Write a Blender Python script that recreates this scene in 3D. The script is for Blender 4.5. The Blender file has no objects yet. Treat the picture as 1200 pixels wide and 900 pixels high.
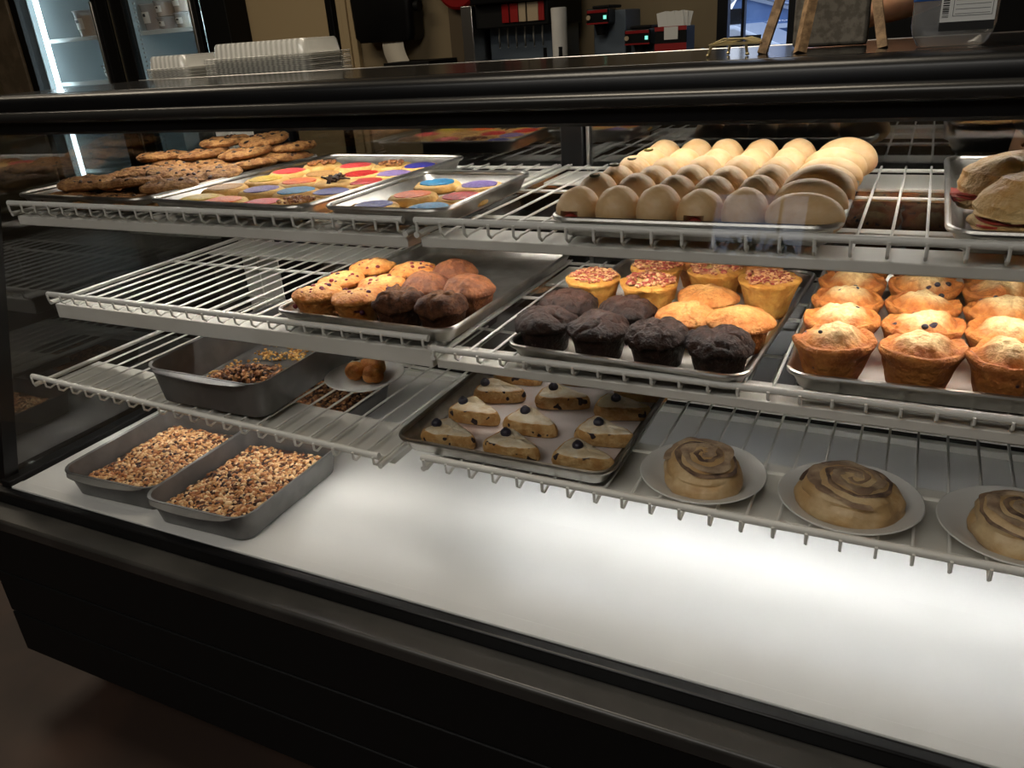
import bpy, math, random
from mathutils import Vector, Matrix, noise
C = bpy.context.scene.collection
PI = math.pi
H = 1.15                       # camera height; heights below are written as drop under it
def Z(d): return H - d

# ------------------------------------------------------------------ materials
def lin(r, g, b):
    f = lambda c: (c/255/12.92) if c/255 <= .04045 else ((c/255+.055)/1.055)**2.4
    return (f(r), f(g), f(b), 1)
def newmat(name):
    m = bpy.data.materials.new(name); m.use_nodes = True
    nt = m.node_tree
    return m, nt, nt.nodes['Principled BSDF'], nt.nodes['Material Output']
def ramp(nt, stops, fac, interp='LINEAR'):
    r = nt.nodes.new('ShaderNodeValToRGB'); r.color_ramp.interpolation = interp
    e = r.color_ramp.elements
    while len(e) < len(stops): e.new(.5)
    for k, (p, c) in enumerate(stops):
        e[k].position = p; e[k].color = c
    nt.links.new(fac, r.inputs[0]); return r.outputs[0]
def coords(nt):
    tc = nt.nodes.new('ShaderNodeTexCoord'); oi = nt.nodes.new('ShaderNodeObjectInfo')
    mu = nt.nodes.new('ShaderNodeMath'); mu.operation = 'MULTIPLY'; mu.inputs[1].default_value = 37.0
    nt.links.new(oi.outputs['Random'], mu.inputs[0])
    ad = nt.nodes.new('ShaderNodeVectorMath'); ad.operation = 'ADD'
    nt.links.new(tc.outputs['Object'], ad.inputs[0]); nt.links.new(mu.outputs[0], ad.inputs[1])
    return tc.outputs['Object'], ad.outputs[0]
def nz(nt, vec, scale, detail=4, rough=.55):
    n = nt.nodes.new('ShaderNodeTexNoise'); n.inputs['Scale'].default_value = scale
    n.inputs['Detail'].default_value = detail; n.inputs['Roughness'].default_value = rough
    nt.links.new(vec, n.inputs['Vector']); return n.outputs[0]
def mixc(nt, fac, a, b):
    m = nt.nodes.new('ShaderNodeMix'); m.data_type = 'RGBA'
    if isinstance(fac, float): m.inputs[0].default_value = fac
    else: nt.links.new(fac, m.inputs[0])
    for s, i in ((a, 6), (b, 7)):
        if isinstance(s, tuple): m.inputs[i].default_value = s
        else: nt.links.new(s, m.inputs[i])
    return m.outputs[2]
def P(name, c1, c2=None, scale=30, lo=.42, hi=.58, rough=.55, metal=0, bump=0, bscale=80, bdist=.002,
      island=None, zmix=None, spec=.5, coat=0, sss=0, spots=None, detail=4, rmix=None, wave=None, fine=None):
    m, nt, b, out = newmat(name)
    ob, rv = coords(nt)
    col = c1
    if island:
        g = nt.nodes.new('ShaderNodeNewGeometry')
        n = len(island)
        col = ramp(nt, [(k/n, c) for k, c in enumerate(island)], g.outputs['Random Per Island'], 'CONSTANT')
    elif c2:
        col = ramp(nt, [(lo, c1), (hi, c2)], nz(nt, rv, scale, detail))
    if zmix:                                   # baked crust: another colour above a height, with a ragged border
        z0, z1, c3, amp = zmix
        sx = nt.nodes.new('ShaderNodeSeparateXYZ'); nt.links.new(ob, sx.inputs[0])
        ma = nt.nodes.new('ShaderNodeMath'); ma.operation = 'MULTIPLY_ADD'
        nt.links.new(nz(nt, rv, 45, 3), ma.inputs[0]); ma.inputs[1].default_value = amp
        nt.links.new(sx.outputs[2], ma.inputs[2])
        mr = nt.nodes.new('ShaderNodeMapRange'); mr.inputs[1].default_value = z0+amp/2; mr.inputs[2].default_value = z1+amp/2
        nt.links.new(ma.outputs[0], mr.inputs[0])
        col = mixc(nt, mr.outputs[0], col, c3)
    if rmix:                                   # pale risen centre, ragged edge
        r0, r1, c3, amp = rmix
        sx = nt.nodes.new('ShaderNodeSeparateXYZ'); nt.links.new(ob, sx.inputs[0])
        cx = nt.nodes.new('ShaderNodeCombineXYZ'); nt.links.new(sx.outputs[0], cx.inputs[0]); nt.links.new(sx.outputs[1], cx.inputs[1])
        ln = nt.nodes.new('ShaderNodeVectorMath'); ln.operation = 'LENGTH'; nt.links.new(cx.outputs[0], ln.inputs[0])
        ma = nt.nodes.new('ShaderNodeMath'); ma.operation = 'MULTIPLY_ADD'
        nt.links.new(nz(nt, rv, 38, 4), ma.inputs[0]); ma.inputs[1].default_value = amp; nt.links.new(ln.outputs['Value'], ma.inputs[2])
        mr = nt.nodes.new('ShaderNodeMapRange'); mr.inputs[1].default_value = r1+amp/2; mr.inputs[2].default_value = r0+amp/2
        nt.links.new(ma.outputs[0], mr.inputs[0])
        mz = nt.nodes.new('ShaderNodeMapRange'); mz.inputs[1].default_value = .030; mz.inputs[2].default_value = .040; nt.links.new(sx.outputs[2], mz.inputs[0])
        mm = nt.nodes.new('ShaderNodeMath'); mm.operation = 'MULTIPLY'; nt.links.new(mr.outputs[0], mm.inputs[0]); nt.links.new(mz.outputs[0], mm.inputs[1])
        col = mixc(nt, mm.outputs[0], col, c3)
    if fine:                                   # small crumb mottling
        sc, amt, c3 = fine
        fr = ramp(nt, [(.40, (0,0,0,1)), (.66, (amt,amt,amt,1))], nz(nt, rv, sc, 5, .65))
        col = mixc(nt, fr, col, c3)
    if spots:
        sc, th, c3 = spots
        col = mixc(nt, ramp(nt, [(th, (0,0,0,1)), (th+.03, (1,1,1,1))], nz(nt, rv, sc, 1)), col, c3)
    if isinstance(col, tuple): b.inputs['Base Color'].default_value = col
    else: nt.links.new(col, b.inputs['Base Color'])
    b.inputs['Roughness'].default_value = rough; b.inputs['Metallic'].default_value = metal
    b.inputs['Specular IOR Level'].default_value = spec
    b.inputs['Coat Weight'].default_value = coat; b.inputs['Coat Roughness'].default_value = .15
    if sss:
        b.inputs['Subsurface Weight'].default_value = sss; b.inputs['Subsurface Radius'].default_value = (.01,.006,.003)
        b.inputs['Subsurface Scale'].default_value = .5
    if bump:
        bp = nt.nodes.new('ShaderNodeBump'); bp.inputs['Strength'].default_value = bump; bp.inputs['Distance'].default_value = bdist
        hsrc = nz(nt, rv, bscale, 6, .6)
        if wave:
            wv = nt.nodes.new('ShaderNodeTexWave'); wv.bands_direction = 'DIAGONAL'; wv.inputs['Scale'].default_value = wave[0]
            wv.inputs['Distortion'].default_value = wave[1]; wv.inputs['Detail'].default_value = 2; wv.inputs['Detail Scale'].default_value = 1.2
            nt.links.new(rv, wv.inputs['Vector'])
            ad = nt.nodes.new('ShaderNodeMath'); ad.operation = 'ADD'; nt.links.new(hsrc, ad.inputs[0]); nt.links.new(wv.outputs['Fac'], ad.inputs[1]); hsrc = ad.outputs[0]
        nt.links.new(hsrc, bp.inputs['Height']); nt.links.new(bp.outputs[0], b.inputs['Normal'])
    return m
def EM(name, col, s):
    m, nt, b, out = newmat(name)
    e = nt.nodes.new('ShaderNodeEmission'); e.inputs[0].default_value = col; e.inputs[1].default_value = s
    nt.links.new(e.outputs[0], out.inputs[0]); return m
def GLASS(name, tint=(1,1,1,1), base=.04, haze=0., hazecol=(.8,.8,.8,1), rough=0., ribs=0):
    m, nt, b, out = newmat(name)
    g = nt.nodes.new('ShaderNodeNewGeometry')
    d = nt.nodes.new('ShaderNodeVectorMath'); d.operation = 'DOT_PRODUCT'
    nt.links.new(g.outputs['Incoming'], d.inputs[0]); nt.links.new(g.outputs['Normal'], d.inputs[1])
    def mt(op, a, v=None):
        n = nt.nodes.new('ShaderNodeMath'); n.operation = op; nt.links.new(a, n.inputs[0])
        if v is not None: n.inputs[1].default_value = v
        return n.outputs[0]
    ab = mt('ABSOLUTE', d.outputs['Value'])
    iv = nt.nodes.new('ShaderNodeMath'); iv.operation = 'SUBTRACT'; iv.inputs[0].default_value = 1; nt.links.new(ab, iv.inputs[1])
    pw = mt('POWER', iv.outputs[0], 5)
    f = nt.nodes.new('ShaderNodeMath'); f.operation = 'MULTIPLY_ADD'; f.inputs[1].default_value = 1-base; f.inputs[2].default_value = base
    nt.links.new(pw, f.inputs[0])
    tr = nt.nodes.new('ShaderNodeBsdfTransparent'); tr.inputs[0].default_value = tint
    gl = nt.nodes.new('ShaderNodeBsdfGlossy'); gl.inputs['Roughness'].default_value = rough
    src = tr.outputs[0]
    if haze:
        df = nt.nodes.new('ShaderNodeBsdfDiffuse'); df.inputs[0].default_value = hazecol
        mh = nt.nodes.new('ShaderNodeMixShader'); mh.inputs[0].default_value = haze
        if ribs:
            tc = nt.nodes.new('ShaderNodeTexCoord'); wv = nt.nodes.new('ShaderNodeTexWave'); wv.inputs['Scale'].default_value = ribs/6.28; wv.inputs['Distortion'].default_value = .6
            nt.links.new(tc.outputs['Object'], wv.inputs['Vector'])
            mr = nt.nodes.new('ShaderNodeMapRange'); mr.inputs[3].default_value = haze*.45; mr.inputs[4].default_value = haze; nt.links.new(wv.outputs['Fac'], mr.inputs[0]); nt.links.new(mr.outputs[0], mh.inputs[0])
        nt.links.new(tr.outputs[0], mh.inputs[1]); nt.links.new(df.outputs[0], mh.inputs[2]); src = mh.outputs[0]
    mx = nt.nodes.new('ShaderNodeMixShader')
    nt.links.new(f.outputs[0], mx.inputs[0]); nt.links.new(src, mx.inputs[1]); nt.links.new(gl.outputs[0], mx.inputs[2])
    nt.links.new(mx.outputs[0], out.inputs[0]); return m

m_white_wire = P('white coated wire', lin(232,230,222), rough=.35)
m_white_steel = P('white painted steel', lin(226,223,214), lin(215,212,202), scale=6, rough=.4)
m_deck = P('white deck laminate', lin(240,239,234), lin(232,231,226), scale=3, rough=.32, bump=.15, bscale=180, bdist=.0006)
m_black = P('black case enamel', (.0035,.0035,.004,1), (.005,.005,.0055,1), scale=5, rough=.32, spec=.4)
m_black_matte = P('matt black paint', (.0035,.0035,.0035,1), rough=.6, spec=.25)
m_ledge = P('dark grey bumper', (.024,.023,.021,1), (.036,.034,.031,1), scale=8, rough=.35)
m_tube = P('dark satin bar', (.05,.048,.045,1), rough=.28, metal=.6)
m_topglass = P('black counter glass', (.008,.008,.008,1), rough=.16, spec=.7)
m_alu = P('baking sheet aluminium', lin(196,194,188), lin(176,173,166), scale=22, rough=.33, metal=1, bump=.12, bscale=140, bdist=.0008)
m_alu_dark = P('worn baking sheet aluminium', lin(158,154,146), lin(124,118,108), scale=14, rough=.36, metal=1, bump=.12, bscale=140, bdist=.0008)
m_parch = P('parchment paper', lin(226,220,210), lin(214,205,190), scale=9, rough=.6, bump=.25, bscale=40)
m_parch_stain = P('buttery parchment paper', lin(205,196,192), lin(190,160,140), scale=12, lo=.5, hi=.72, rough=.45, bump=.25, bscale=40)
m_pan = P('dark nonstick steel', (.15,.148,.144,1), (.19,.187,.182,1), scale=20, rough=.36, metal=.5)
m_plate = P('white foam plate', lin(214,213,208), rough=.55)
m_glass = GLASS('display glass', base=.026)
m_glass_rear = GLASS('rear door glass', tint=(.78,.79,.78,1), base=.2)
m_glass_end = GLASS('end glass', tint=(.52,.54,.53,1), base=.12)
m_fridge_glass = GLASS('cooler door glass', base=.04)
m_clear = GLASS('clear plastic', tint=(.93,.93,.92,1), base=.06, haze=.2)
m_lid = GLASS('clear lid plastic', tint=(.95,.95,.93,1), base=.07, haze=.8, hazecol=(.88,.86,.80,1), rough=.15, ribs=150)
m_led = EM('warm white led strip', (1,.95,.87,1), 46.0)
m_led_top = EM('white led strip', (1,.95,.87,1), 29.0)
m_led_deck = EM('neutral led strip', (.98,.99,1,1), 26.0)
m_led_dim = EM('weak led strip', (1,.97,.92,1), 17.0)
m_led_cool = EM('cool led tube', (.74,.93,1,1), 12)

m_cookie = P('chocolate chip dough', lin(190,140,82), lin(146,96,48), scale=60, rough=.75, bump=1, bscale=110, bdist=.006, fine=(190,.55,lin(96,58,28)))
m_choc = P('chocolate chunks', (.035,.014,.007,1), (.06,.025,.012,1), scale=60, rough=.4)
m_sugar = P('pale sugar cookie', lin(238,198,124), lin(222,170,90), scale=36, rough=.7, bump=.7, bscale=150, bdist=.003)
def topping(n, a, b): return P(n, lin(*a), lin(*b), scale=260, lo=.4, hi=.6, rough=.45, bump=.6, bscale=420, bdist=.0012, detail=2)
TOP = {'red': topping('red sanding sugar', (214,40,32), (170,16,20)), 'pink': topping('pink sanding sugar', (240,92,88), (222,60,70)),
 'orange': topping('orange sanding sugar', (244,126,42), (226,92,30)), 'yellow': topping('yellow sanding sugar', (226,194,66), (206,168,52)),
 'blue': topping('teal sanding sugar', (30,142,190), (18,110,160)), 'navy': topping('navy sanding sugar', (38,42,120), (60,64,160)),
 'purple': topping('purple sanding sugar', (96,74,142), (130,110,176)), 'lavender': topping('lavender sanding sugar', (150,128,178), (120,100,160)),
 'violet': topping('violet blue sanding sugar', (64,60,170), (44,44,140)), 'plain': topping('tan cinnamon sugar', (206,158,96), (184,134,76))}
m_nut = P('chopped nuts', None, island=[lin(150,88,44), lin(188,124,70), lin(120,66,32), lin(206,150,96)], rough=.6, c2=None) if False else P('chopped nuts', lin(150,88,44), island=[lin(150,88,44), lin(188,124,70), lin(116,62,30), lin(204,148,94)], rough=.6)
m_pecan = P('pink brown nut topping', lin(150,88,44), island=[lin(176,110,70), lin(214,156,104), lin(150,70,48), lin(226,178,128), lin(164,60,52)], rough=.6)
m_granola = P('granola pieces', lin(150,88,44), island=[lin(196,142,90), lin(222,176,120), lin(164,104,60), lin(108,66,40), lin(236,204,156), lin(58,32,28), lin(206,154,100), lin(182,120,72), lin(228,190,140)], rough=.55)
m_granola_dk = P('dark granola pieces', lin(90,54,30), island=[lin(132,84,52), lin(86,50,32), lin(166,112,70), lin(58,34,24), lin(190,140,92)], rough=.55)
m_crumb = P('loose oat crumbs', lin(200,150,80), island=[lin(196,144,72), lin(222,178,108), lin(170,116,56), lin(206,160,90)], rough=.65)
m_bun = P('golden bun dough', lin(228,196,152), lin(214,176,124), scale=30, lo=.3, hi=.7, rough=.5, bump=.06, bscale=50, bdist=.003, wave=(60,6), sss=.08, fine=(70,.35,lin(206,152,88)))
m_sausage = P('red sausage', lin(170,72,58), lin(140,50,40), scale=40, rough=.4)
m_jal = P('jalapeno slice', lin(96,88,30), lin(70,66,24), scale=90, rough=.45)
m_muf_gold = P('golden muffin crumb', lin(216,142,66), lin(176,96,36), scale=60, lo=.35, hi=.65, rough=.62, bump=1, bscale=130, bdist=.006, rmix=(.016,.031,lin(240,212,152),.016), fine=(150,.5,lin(168,92,36)), spots=(50,.73,lin(44,26,44)))
m_muf_cran = P('cranberry muffin crumb', lin(224,156,78), lin(204,124,48), scale=60, rough=.62, bump=1, bscale=130, bdist=.006, fine=(150,.6,lin(176,98,36)), rmix=(.008,.034,lin(232,180,108),.02), spots=(60,.70,lin(70,18,34)))
m_muf_bran = P('brown muffin crumb', lin(150,90,48), lin(112,60,30), scale=60, rough=.6, bump=1, bscale=120, bdist=.006, fine=(140,.6,lin(92,46,22)))
m_muf_bran_dk = P('dark swirl muffin crumb', lin(96,58,34), lin(70,40,24), spec=.2, scale=50, rough=.6, bump=1, bscale=110, bdist=.007, rmix=(.012,.032,lin(136,92,58),.03), fine=(110,.7,lin(34,18,12)))
m_muf_choc = P('dark chocolate muffin crumb', lin(54,32,23), lin(36,20,14), spec=.28, scale=60, rough=.45, bump=1, bscale=150, bdist=.006, rmix=(.02,.040,lin(74,46,34),.02), fine=(120,.6,lin(24,14,11)))
m_muf_orange = P('plain golden muffin crumb', lin(218,150,78), lin(198,118,48), scale=60, rough=.6, bump=1, bscale=150, bdist=.006, fine=(150,.5,lin(176,98,38)), rmix=(.006,.03,lin(228,172,100),.02))
m_muf_yel = P('pale yellow muffin cup', lin(224,168,78), lin(206,140,54), scale=60, rough=.65, bump=1, bscale=150, bdist=.005, rmix=(.02,.036,lin(232,194,122),.012), fine=(150,.4,lin(190,120,46)))
m_berry = P('cranberry pieces', lin(110,22,34), island=[lin(110,22,34), lin(70,22,48), lin(140,40,50)], rough=.4)
m_blueberry = P('blueberry', (.012,.012,.022,1), (.025,.022,.04,1), scale=120, rough=.4)
m_scone = P('scone crumb', lin(214,176,118), lin(192,144,82), scale=60, rough=.75, bump=1, bscale=110, bdist=.006, spots=(70,.62,lin(40,26,32)), fine=(160,.4,lin(170,118,62)))
m_icing = P('translucent white icing', lin(230,220,198), lin(216,196,160), scale=50, rough=.3, bump=.6, bscale=70, bdist=.003, fine=(60,.3,lin(208,176,126)))
m_roll = P('cinnamon roll dough', lin(226,200,154), lin(208,172,120), scale=26, rough=.5, bump=.7, bscale=36, bdist=.005, coat=.06, fine=(40,.5,lin(180,136,88)))
m_cinn = P('cinnamon filling', lin(92,72,62), lin(158,130,104), scale=46, rough=.5, coat=.05)
m_glaze = P('milky roll glaze', lin(206,180,148), lin(160,132,108), scale=44, rough=.4, coat=.1, fine=(40,.7,lin(120,98,80)))
m_puff = P('flaky pastry', lin(240,206,144), lin(212,158,84), scale=34, lo=.38, hi=.62, rough=.5, bump=1, bscale=60, bdist=.010, zmix=(.055,.085,lin(214,150,56),.03), fine=(90,.5,lin(236,206,150)))
m_ham = P('cooked ham', lin(196,78,60), lin(168,52,44), scale=40, rough=.4)
m_crisp = P('browned cheese curl', lin(104,72,44), rough=.4)

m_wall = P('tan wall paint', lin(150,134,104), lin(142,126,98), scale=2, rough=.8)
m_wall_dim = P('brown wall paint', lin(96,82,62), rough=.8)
m_floor = P('brown floor', lin(58,40,30), lin(46,32,24), scale=4, rough=.6)
m_wood = P('trim wood', lin(132,116,96), lin(110,96,78), scale=8, rough=.6)
m_easelwood = P('weathered pine', lin(188,152,110), lin(152,120,84), scale=60, rough=.65, fine=(120,.6,lin(96,74,50)))
m_stone = P('grey felt board', lin(146,138,124), lin(116,108,96), scale=120, rough=.85)
m_gold = P('gold wire', (.9,.74,.40,1), rough=.35, metal=1)
m_panel = P('cream panel', lin(190,168,130), rough=.6)
m_fr_in = P('cooler liner', lin(178,190,194), rough=.45)
m_fr_wire = P('cooler shelf coating', lin(208,216,216), rough=.4)
m_chrome = P('brushed steel', (.55,.54,.52,1), rough=.3, metal=1)
m_steel_dk = P('blue grey panel', lin(96,108,120), rough=.45)
m_soup = P('amber soup', lin(206,160,82), lin(186,134,60), scale=30, rough=.5)
m_redsauce = P('brown salsa', lin(132,78,48), lin(104,56,36), scale=30, rough=.5)
m_dairy = P('pale dip', lin(190,176,130), rough=.5)
m_tubplastic = GLASS('cloudy tub plastic', tint=(.92,.93,.94,1), base=.05, haze=.42)
m_label = P('white paper label', lin(232,232,228), rough=.6)
m_ink = P('black print', (.01,.01,.01,1), rough=.6)
m_blue = P('blue label print', lin(26,74,140), rough=.4)
m_red = P('red plastic', lin(150,22,24), rough=.35)
m_redpanel = P('red graphic panel', lin(158,34,32), rough=.4)
m_tan = P('tan graphic panel', lin(190,170,140), rough=.5)
m_green = EM('green status light', (.25,1,.7,1), 1.2)
m_paper = P('paper towel', lin(214,206,190), rough=.8)
m_cup = P('white cup stack', lin(232,230,224), lin(222,220,214), scale=5, rough=.5)
m_skin = P('skin', lin(226,174,140), lin(218,162,126), scale=20, rough=.5, sss=.1)
m_shirt = P('black shirt cloth', (.012,.012,.013,1), rough=.85, bump=.2, bscale=200)
m_hair = P('dark hair', (.02,.012,.008,1), rough=.5)
m_eye = P('eye', (.8,.8,.78,1), rough=.2)
m_lip = P('lip', lin(160,90,80), rough=.45)
m_siding = P('pale blue siding', lin(118,146,190), lin(106,134,180), scale=3, rough=.8)
m_trimw = P('white trim paint', lin(216,224,236), rough=.6)
m_roofd = P('house roof', lin(100,112,140), rough=.8)
m_win_dk = P('dark house window', (.01,.01,.012,1), rough=.15)
m_asphalt = P('pavement', lin(120,122,124), rough=.9)
m_carw = P('white car paint', lin(230,234,238), rough=.2, coat=.5)
m_rubber = P('tyre rubber', (.01,.01,.01,1), rough=.8)
m_leaf = P('leaf', lin(50,80,36), lin(38,62,28), scale=8, rough=.6)
m_bark = P('bark', lin(84,66,50), rough=.9)
m_bubble = P('bubble bag film', lin(196,196,190), lin(150,150,146), scale=60, rough=.3)
m_plasticbag = GLASS('thin clear bag', tint=(.9,.9,.9,1), base=.08, haze=.35, rough=.1)

# ------------------------------------------------------------------ mesh builder
class MB:
    def __init__(s): s.v = []; s.f = []; s.m = []
    def add(s, vs, fs, m=0, M=None):
        o = len(s.v)
        s.v += [tuple(M @ Vector(p)) if M else tuple(p) for p in vs]
        s.f += [tuple(i+o for i in f) for f in fs]; s.m += [m]*len(fs); return s
    def box(s, x0, x1, y0, y1, z0, z1, m=0, M=None):
        vs = [(x,y,z) for z in (z0,z1) for y in (y0,y1) for x in (x0,x1)]
        return s.add(vs, [(0,2,3,1),(4,5,7,6),(0,1,5,4),(2,6,7,3),(0,4,6,2),(1,3,7,5)], m, M)
    def loft(s, rings, m=0, cap0=True, cap1=True, closed=False, M=None):
        n = len(rings[0]); vs = [p for r in rings for p in r]; fs = []
        R = len(rings)
        for k in range(R if closed else R-1):
            a, b = k*n, ((k+1) % R)*n
            for i in range(n):
                j = (i+1) % n
                fs.append((a+i, a+j, b+j, b+i))
        if not closed:
            if cap0: fs.append(tuple(reversed(range(n))))
            if cap1: fs.append(tuple((R-1)*n+i for i in range(n)))
        return s.add(vs, fs, m, M)
    def tube(s, pts, r, n=8, m=0, closed=False, M=None):
        pts = [Vector(p) for p in pts]; rings = []; N = len(pts); up = Vector((0,0,1)); prev = None
        for k, p in enumerate(pts):
            a = pts[(k-1) % N] if (k or closed) else p; b = pts[(k+1) % N] if (k < N-1 or closed) else p
            t = (b-a).normalized()
            if prev is None:
                u = t.orthogonal().normalized() if abs(t.dot(up)) > .95 else (up - t*up.dot(t)).normalized()
            else:
                u = prev - t*prev.dot(t); u = u.normalized() if u.length > 1e-6 else t.orthogonal().normalized()
            prev = u; w = t.cross(u); rr = r[k] if isinstance(r, (list, tuple)) else r
            rings.append([p + (u*math.cos(q*2*PI/n) + w*math.sin(q*2*PI/n))*rr for q in range(n)])
        return s.loft(rings, m, closed=closed, M=M)
    def lathe(s, prof, n=32, disp=None, m=0, cap0=True, cap1=True, M=None):
        rings = []
        for (r, z) in prof:
            ring = []
            for i in range(n):
                a = 2*PI*i/n; p = Vector((r*math.cos(a), r*math.sin(a), z))
                ring.append(disp(p) if disp else p)
            rings.append(ring)
        return s.loft(rings, m, cap0, cap1, M=M)
    def blob(s, c, rad, disp=None, nu=20, nv=12, m=0, M=None):
        rings = []
        for k in range(nv+1):
            t = PI*(k+.02)/(nv+.04) - PI/2
            rings.append([Vector((math.cos(t)*math.cos(2*PI*i/nu), math.cos(t)*math.sin(2*PI*i/nu), math.sin(t))) for i in range(nu)])
        out = []
        for ring in rings:
            o = []
            for u in ring:
                p = Vector((u.x*rad[0], u.y*rad[1], u.z*rad[2]))
                if disp: p = disp(p, u)
                o.append(p + Vector(c))
            out.append(o)
        return s.loft(out, m, M=M)
    def build(s, name, mats, parent=None, loc=None, rz=0, bevel=0, angle=40, smooth=True):
        me = bpy.data.meshes.new(name); me.from_pydata(s.v, [], s.f); 
        if not isinstance(mats, (list, tuple)): mats = [mats]
        for m in mats: me.materials.append(m)
        me.polygons.foreach_set('material_index', s.m)
        if smooth:
            me.polygons.foreach_set('use_smooth', [True]*len(s.f)); me.set_sharp_from_angle(angle=math.radians(angle))
        me.update()
        o = bpy.data.objects.new(name, me); C.objects.link(o)
        if parent: o.parent = parent
        if loc: o.location = loc
        if rz: o.rotation_euler.z = rz
        if bevel:
            b = o.modifiers.new('bevel', 'BEVEL'); b.width = bevel; b.segments = 2; b.limit_method = 'ANGLE'; b.angle_limit = math.radians(50)
        return o
def tag(o, label, cat, group=None, kind=None):
    o['label'] = label; o['category'] = cat
    if group: o['group'] = group
    if kind: o['kind'] = kind
    return o
def thing(name, label, cat, loc=(0,0,0), rz=0, group=None):
    o = bpy.data.objects.new(name, None); o.empty_display_size = .05; C.objects.link(o)
    o.location = loc; o.rotation_euler.z = rz
    return tag(o, label, cat, group)
def struct(o): o['kind'] = 'structure'; return o
def copy_thing(o, loc, label, rz=None):
    c = o.copy(); C.objects.link(c); c.location = loc; c['label'] = label
    if rz is not None: c.rotation_euler.z = rz
    for ch in list(o.children):
        d = ch.copy(); C.objects.link(d); d.parent = c
        for g in list(ch.children):
            e = g.copy(); C.objects.link(e); e.parent = d
    return c
def rrect(w, h, r, z, n=5, cx=0, cy=0):
    pts = []
    for (sx, sy, a0) in ((1,1,0),(-1,1,90),(-1,-1,180),(1,-1,270)):
        for k in range(n+1):
            a = math.radians(a0 + 90*k/n)
            pts.append(Vector((cx+sx*(w/2-r)+r*math.cos(a), cy+sy*(h/2-r)+r*math.sin(a), z)))
    return pts
def fbm(p, f, seed, o=3): return noise.fractal(Vector(p)*f + Vector((seed*7.31, seed*3.17, seed*1.7)), 1.0, 2.0, o)
ORD = ['front', 'second', 'third', 'fourth', 'fifth', 'sixth', 'seventh', 'back']
WORD = ['first', 'second', 'third', 'fourth', 'fifth', 'sixth', 'seventh', 'eighth', 'ninth', 'tenth', 'eleventh', 'twelfth', 'thirteenth', 'fourteenth']

# ------------------------------------------------------------------ room
YB = 4.2; XL = -7.2; XR = 2.6; YF = -4.2; ZC = 2.9
struct(MB().box(XL-.1, XR+.1, YF-.1, YB+.1, -.1, 0).build('floor', m_floor, smooth=False))
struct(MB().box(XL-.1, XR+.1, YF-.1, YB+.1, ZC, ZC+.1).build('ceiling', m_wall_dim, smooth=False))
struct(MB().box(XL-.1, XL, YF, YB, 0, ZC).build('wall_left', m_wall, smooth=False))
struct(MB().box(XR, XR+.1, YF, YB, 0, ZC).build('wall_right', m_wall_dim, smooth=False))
def wall_hole(name, x0, x1, z0, z1, y0, y1, m):
    b = MB(); b.box(XL-.1, x0, y0, y1, 0, ZC).box(x1, XR+.1, y0, y1, 0, ZC).box(x0, x1, y0, y1, 0, z0).box(x0, x1, y0, y1, z1, ZC)
    return struct(b.build(name, m, smooth=False))
WX0, WX1, WZ0, WZ1 = -.955, -.45, .86, 2.15
b = MB(); b.box(XL-.1, -5.815, YB, YB+.12, 0, ZC).box(-3.845, WX0, YB, YB+.12, 0, ZC).box(-5.815, -3.845, YB, YB+.12, 2.12, ZC)
b.box(WX1, XR+.1, YB, YB+.12, 0, ZC).box(WX0, WX1, YB, YB+.12, 0, WZ0).box(WX0, WX1, YB, YB+.12, WZ1, ZC)
struct(b.build('wall_back', m_wall, smooth=False))
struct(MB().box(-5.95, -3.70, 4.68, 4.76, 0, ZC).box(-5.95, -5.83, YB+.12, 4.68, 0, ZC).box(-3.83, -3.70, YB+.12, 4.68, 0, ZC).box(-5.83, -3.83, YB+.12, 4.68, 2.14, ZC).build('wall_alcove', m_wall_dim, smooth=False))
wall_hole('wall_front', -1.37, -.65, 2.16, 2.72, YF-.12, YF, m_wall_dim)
def window(name, x0, x1, z0, z1, y, bars, t=.05):
    w = bpy.data.objects.new(name, None); C.objects.link(w); w['kind'] = 'structure'; w.location = ((x0+x1)/2, y, z0)
    cx = (x0+x1)/2; a, b_ = x0-cx, x1-cx; h = z1-z0
    f = MB().box(a, a+t, -.03, .03, 0, h).box(b_-t, b_, -.03, .03, 0, h).box(a+t, b_-t, -.03, .03, 0, .04).box(a+t, b_-t, -.03, .03, h-.04, h)
    f.build('window_frame', m_black, w)
    for bx, bw in bars: MB().box(bx-cx-bw/2, bx-cx+bw/2, -.025, .025, .04, h-.04).build('window_bar', m_black, w)
    MB().box(a+t, b_-t, -.003, .003, .04, h-.04).build('window_pane', m_fridge_glass, w, smooth=False)
window('window_1', WX0, WX1, WZ0, WZ1, YB+.02, [(-.615, .030), (-.835, .014)])
window('window_2', -1.37, -.65, 2.16, 2.72, YF-.04, [(-.86, .02)], t=.03)
struct(MB().box(-6.14, -5.81, 3.95, YB, 0, ZC).build('trim_1', m_wood, bevel=.01))
struct(MB().box(-3.235, -3.19, 4.15, YB, 0, ZC).build('trim_2', m_black, bevel=.004))
struct(MB().box(-3.17, -3.05, 4.165, YB, 0, ZC).box(-3.13, -3.09, 4.15, 4.165, 0, ZC).build('trim_3', m_panel, bevel=.004))
struct(MB().box(-4.05, -3.236, 4.18, YB, .0, ZC).build('trim_4', m_panel, bevel=.003))
struct(MB().box(-.36, .80, 4.15, YB, 0, 2.15).build('door_1', m_black_matte, bevel=.004))
struct(MB().box(-2.42, -2.1, 4.17, YB, 0, ZC).build('trim_5', m_wall_dim, bevel=.003))

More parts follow.
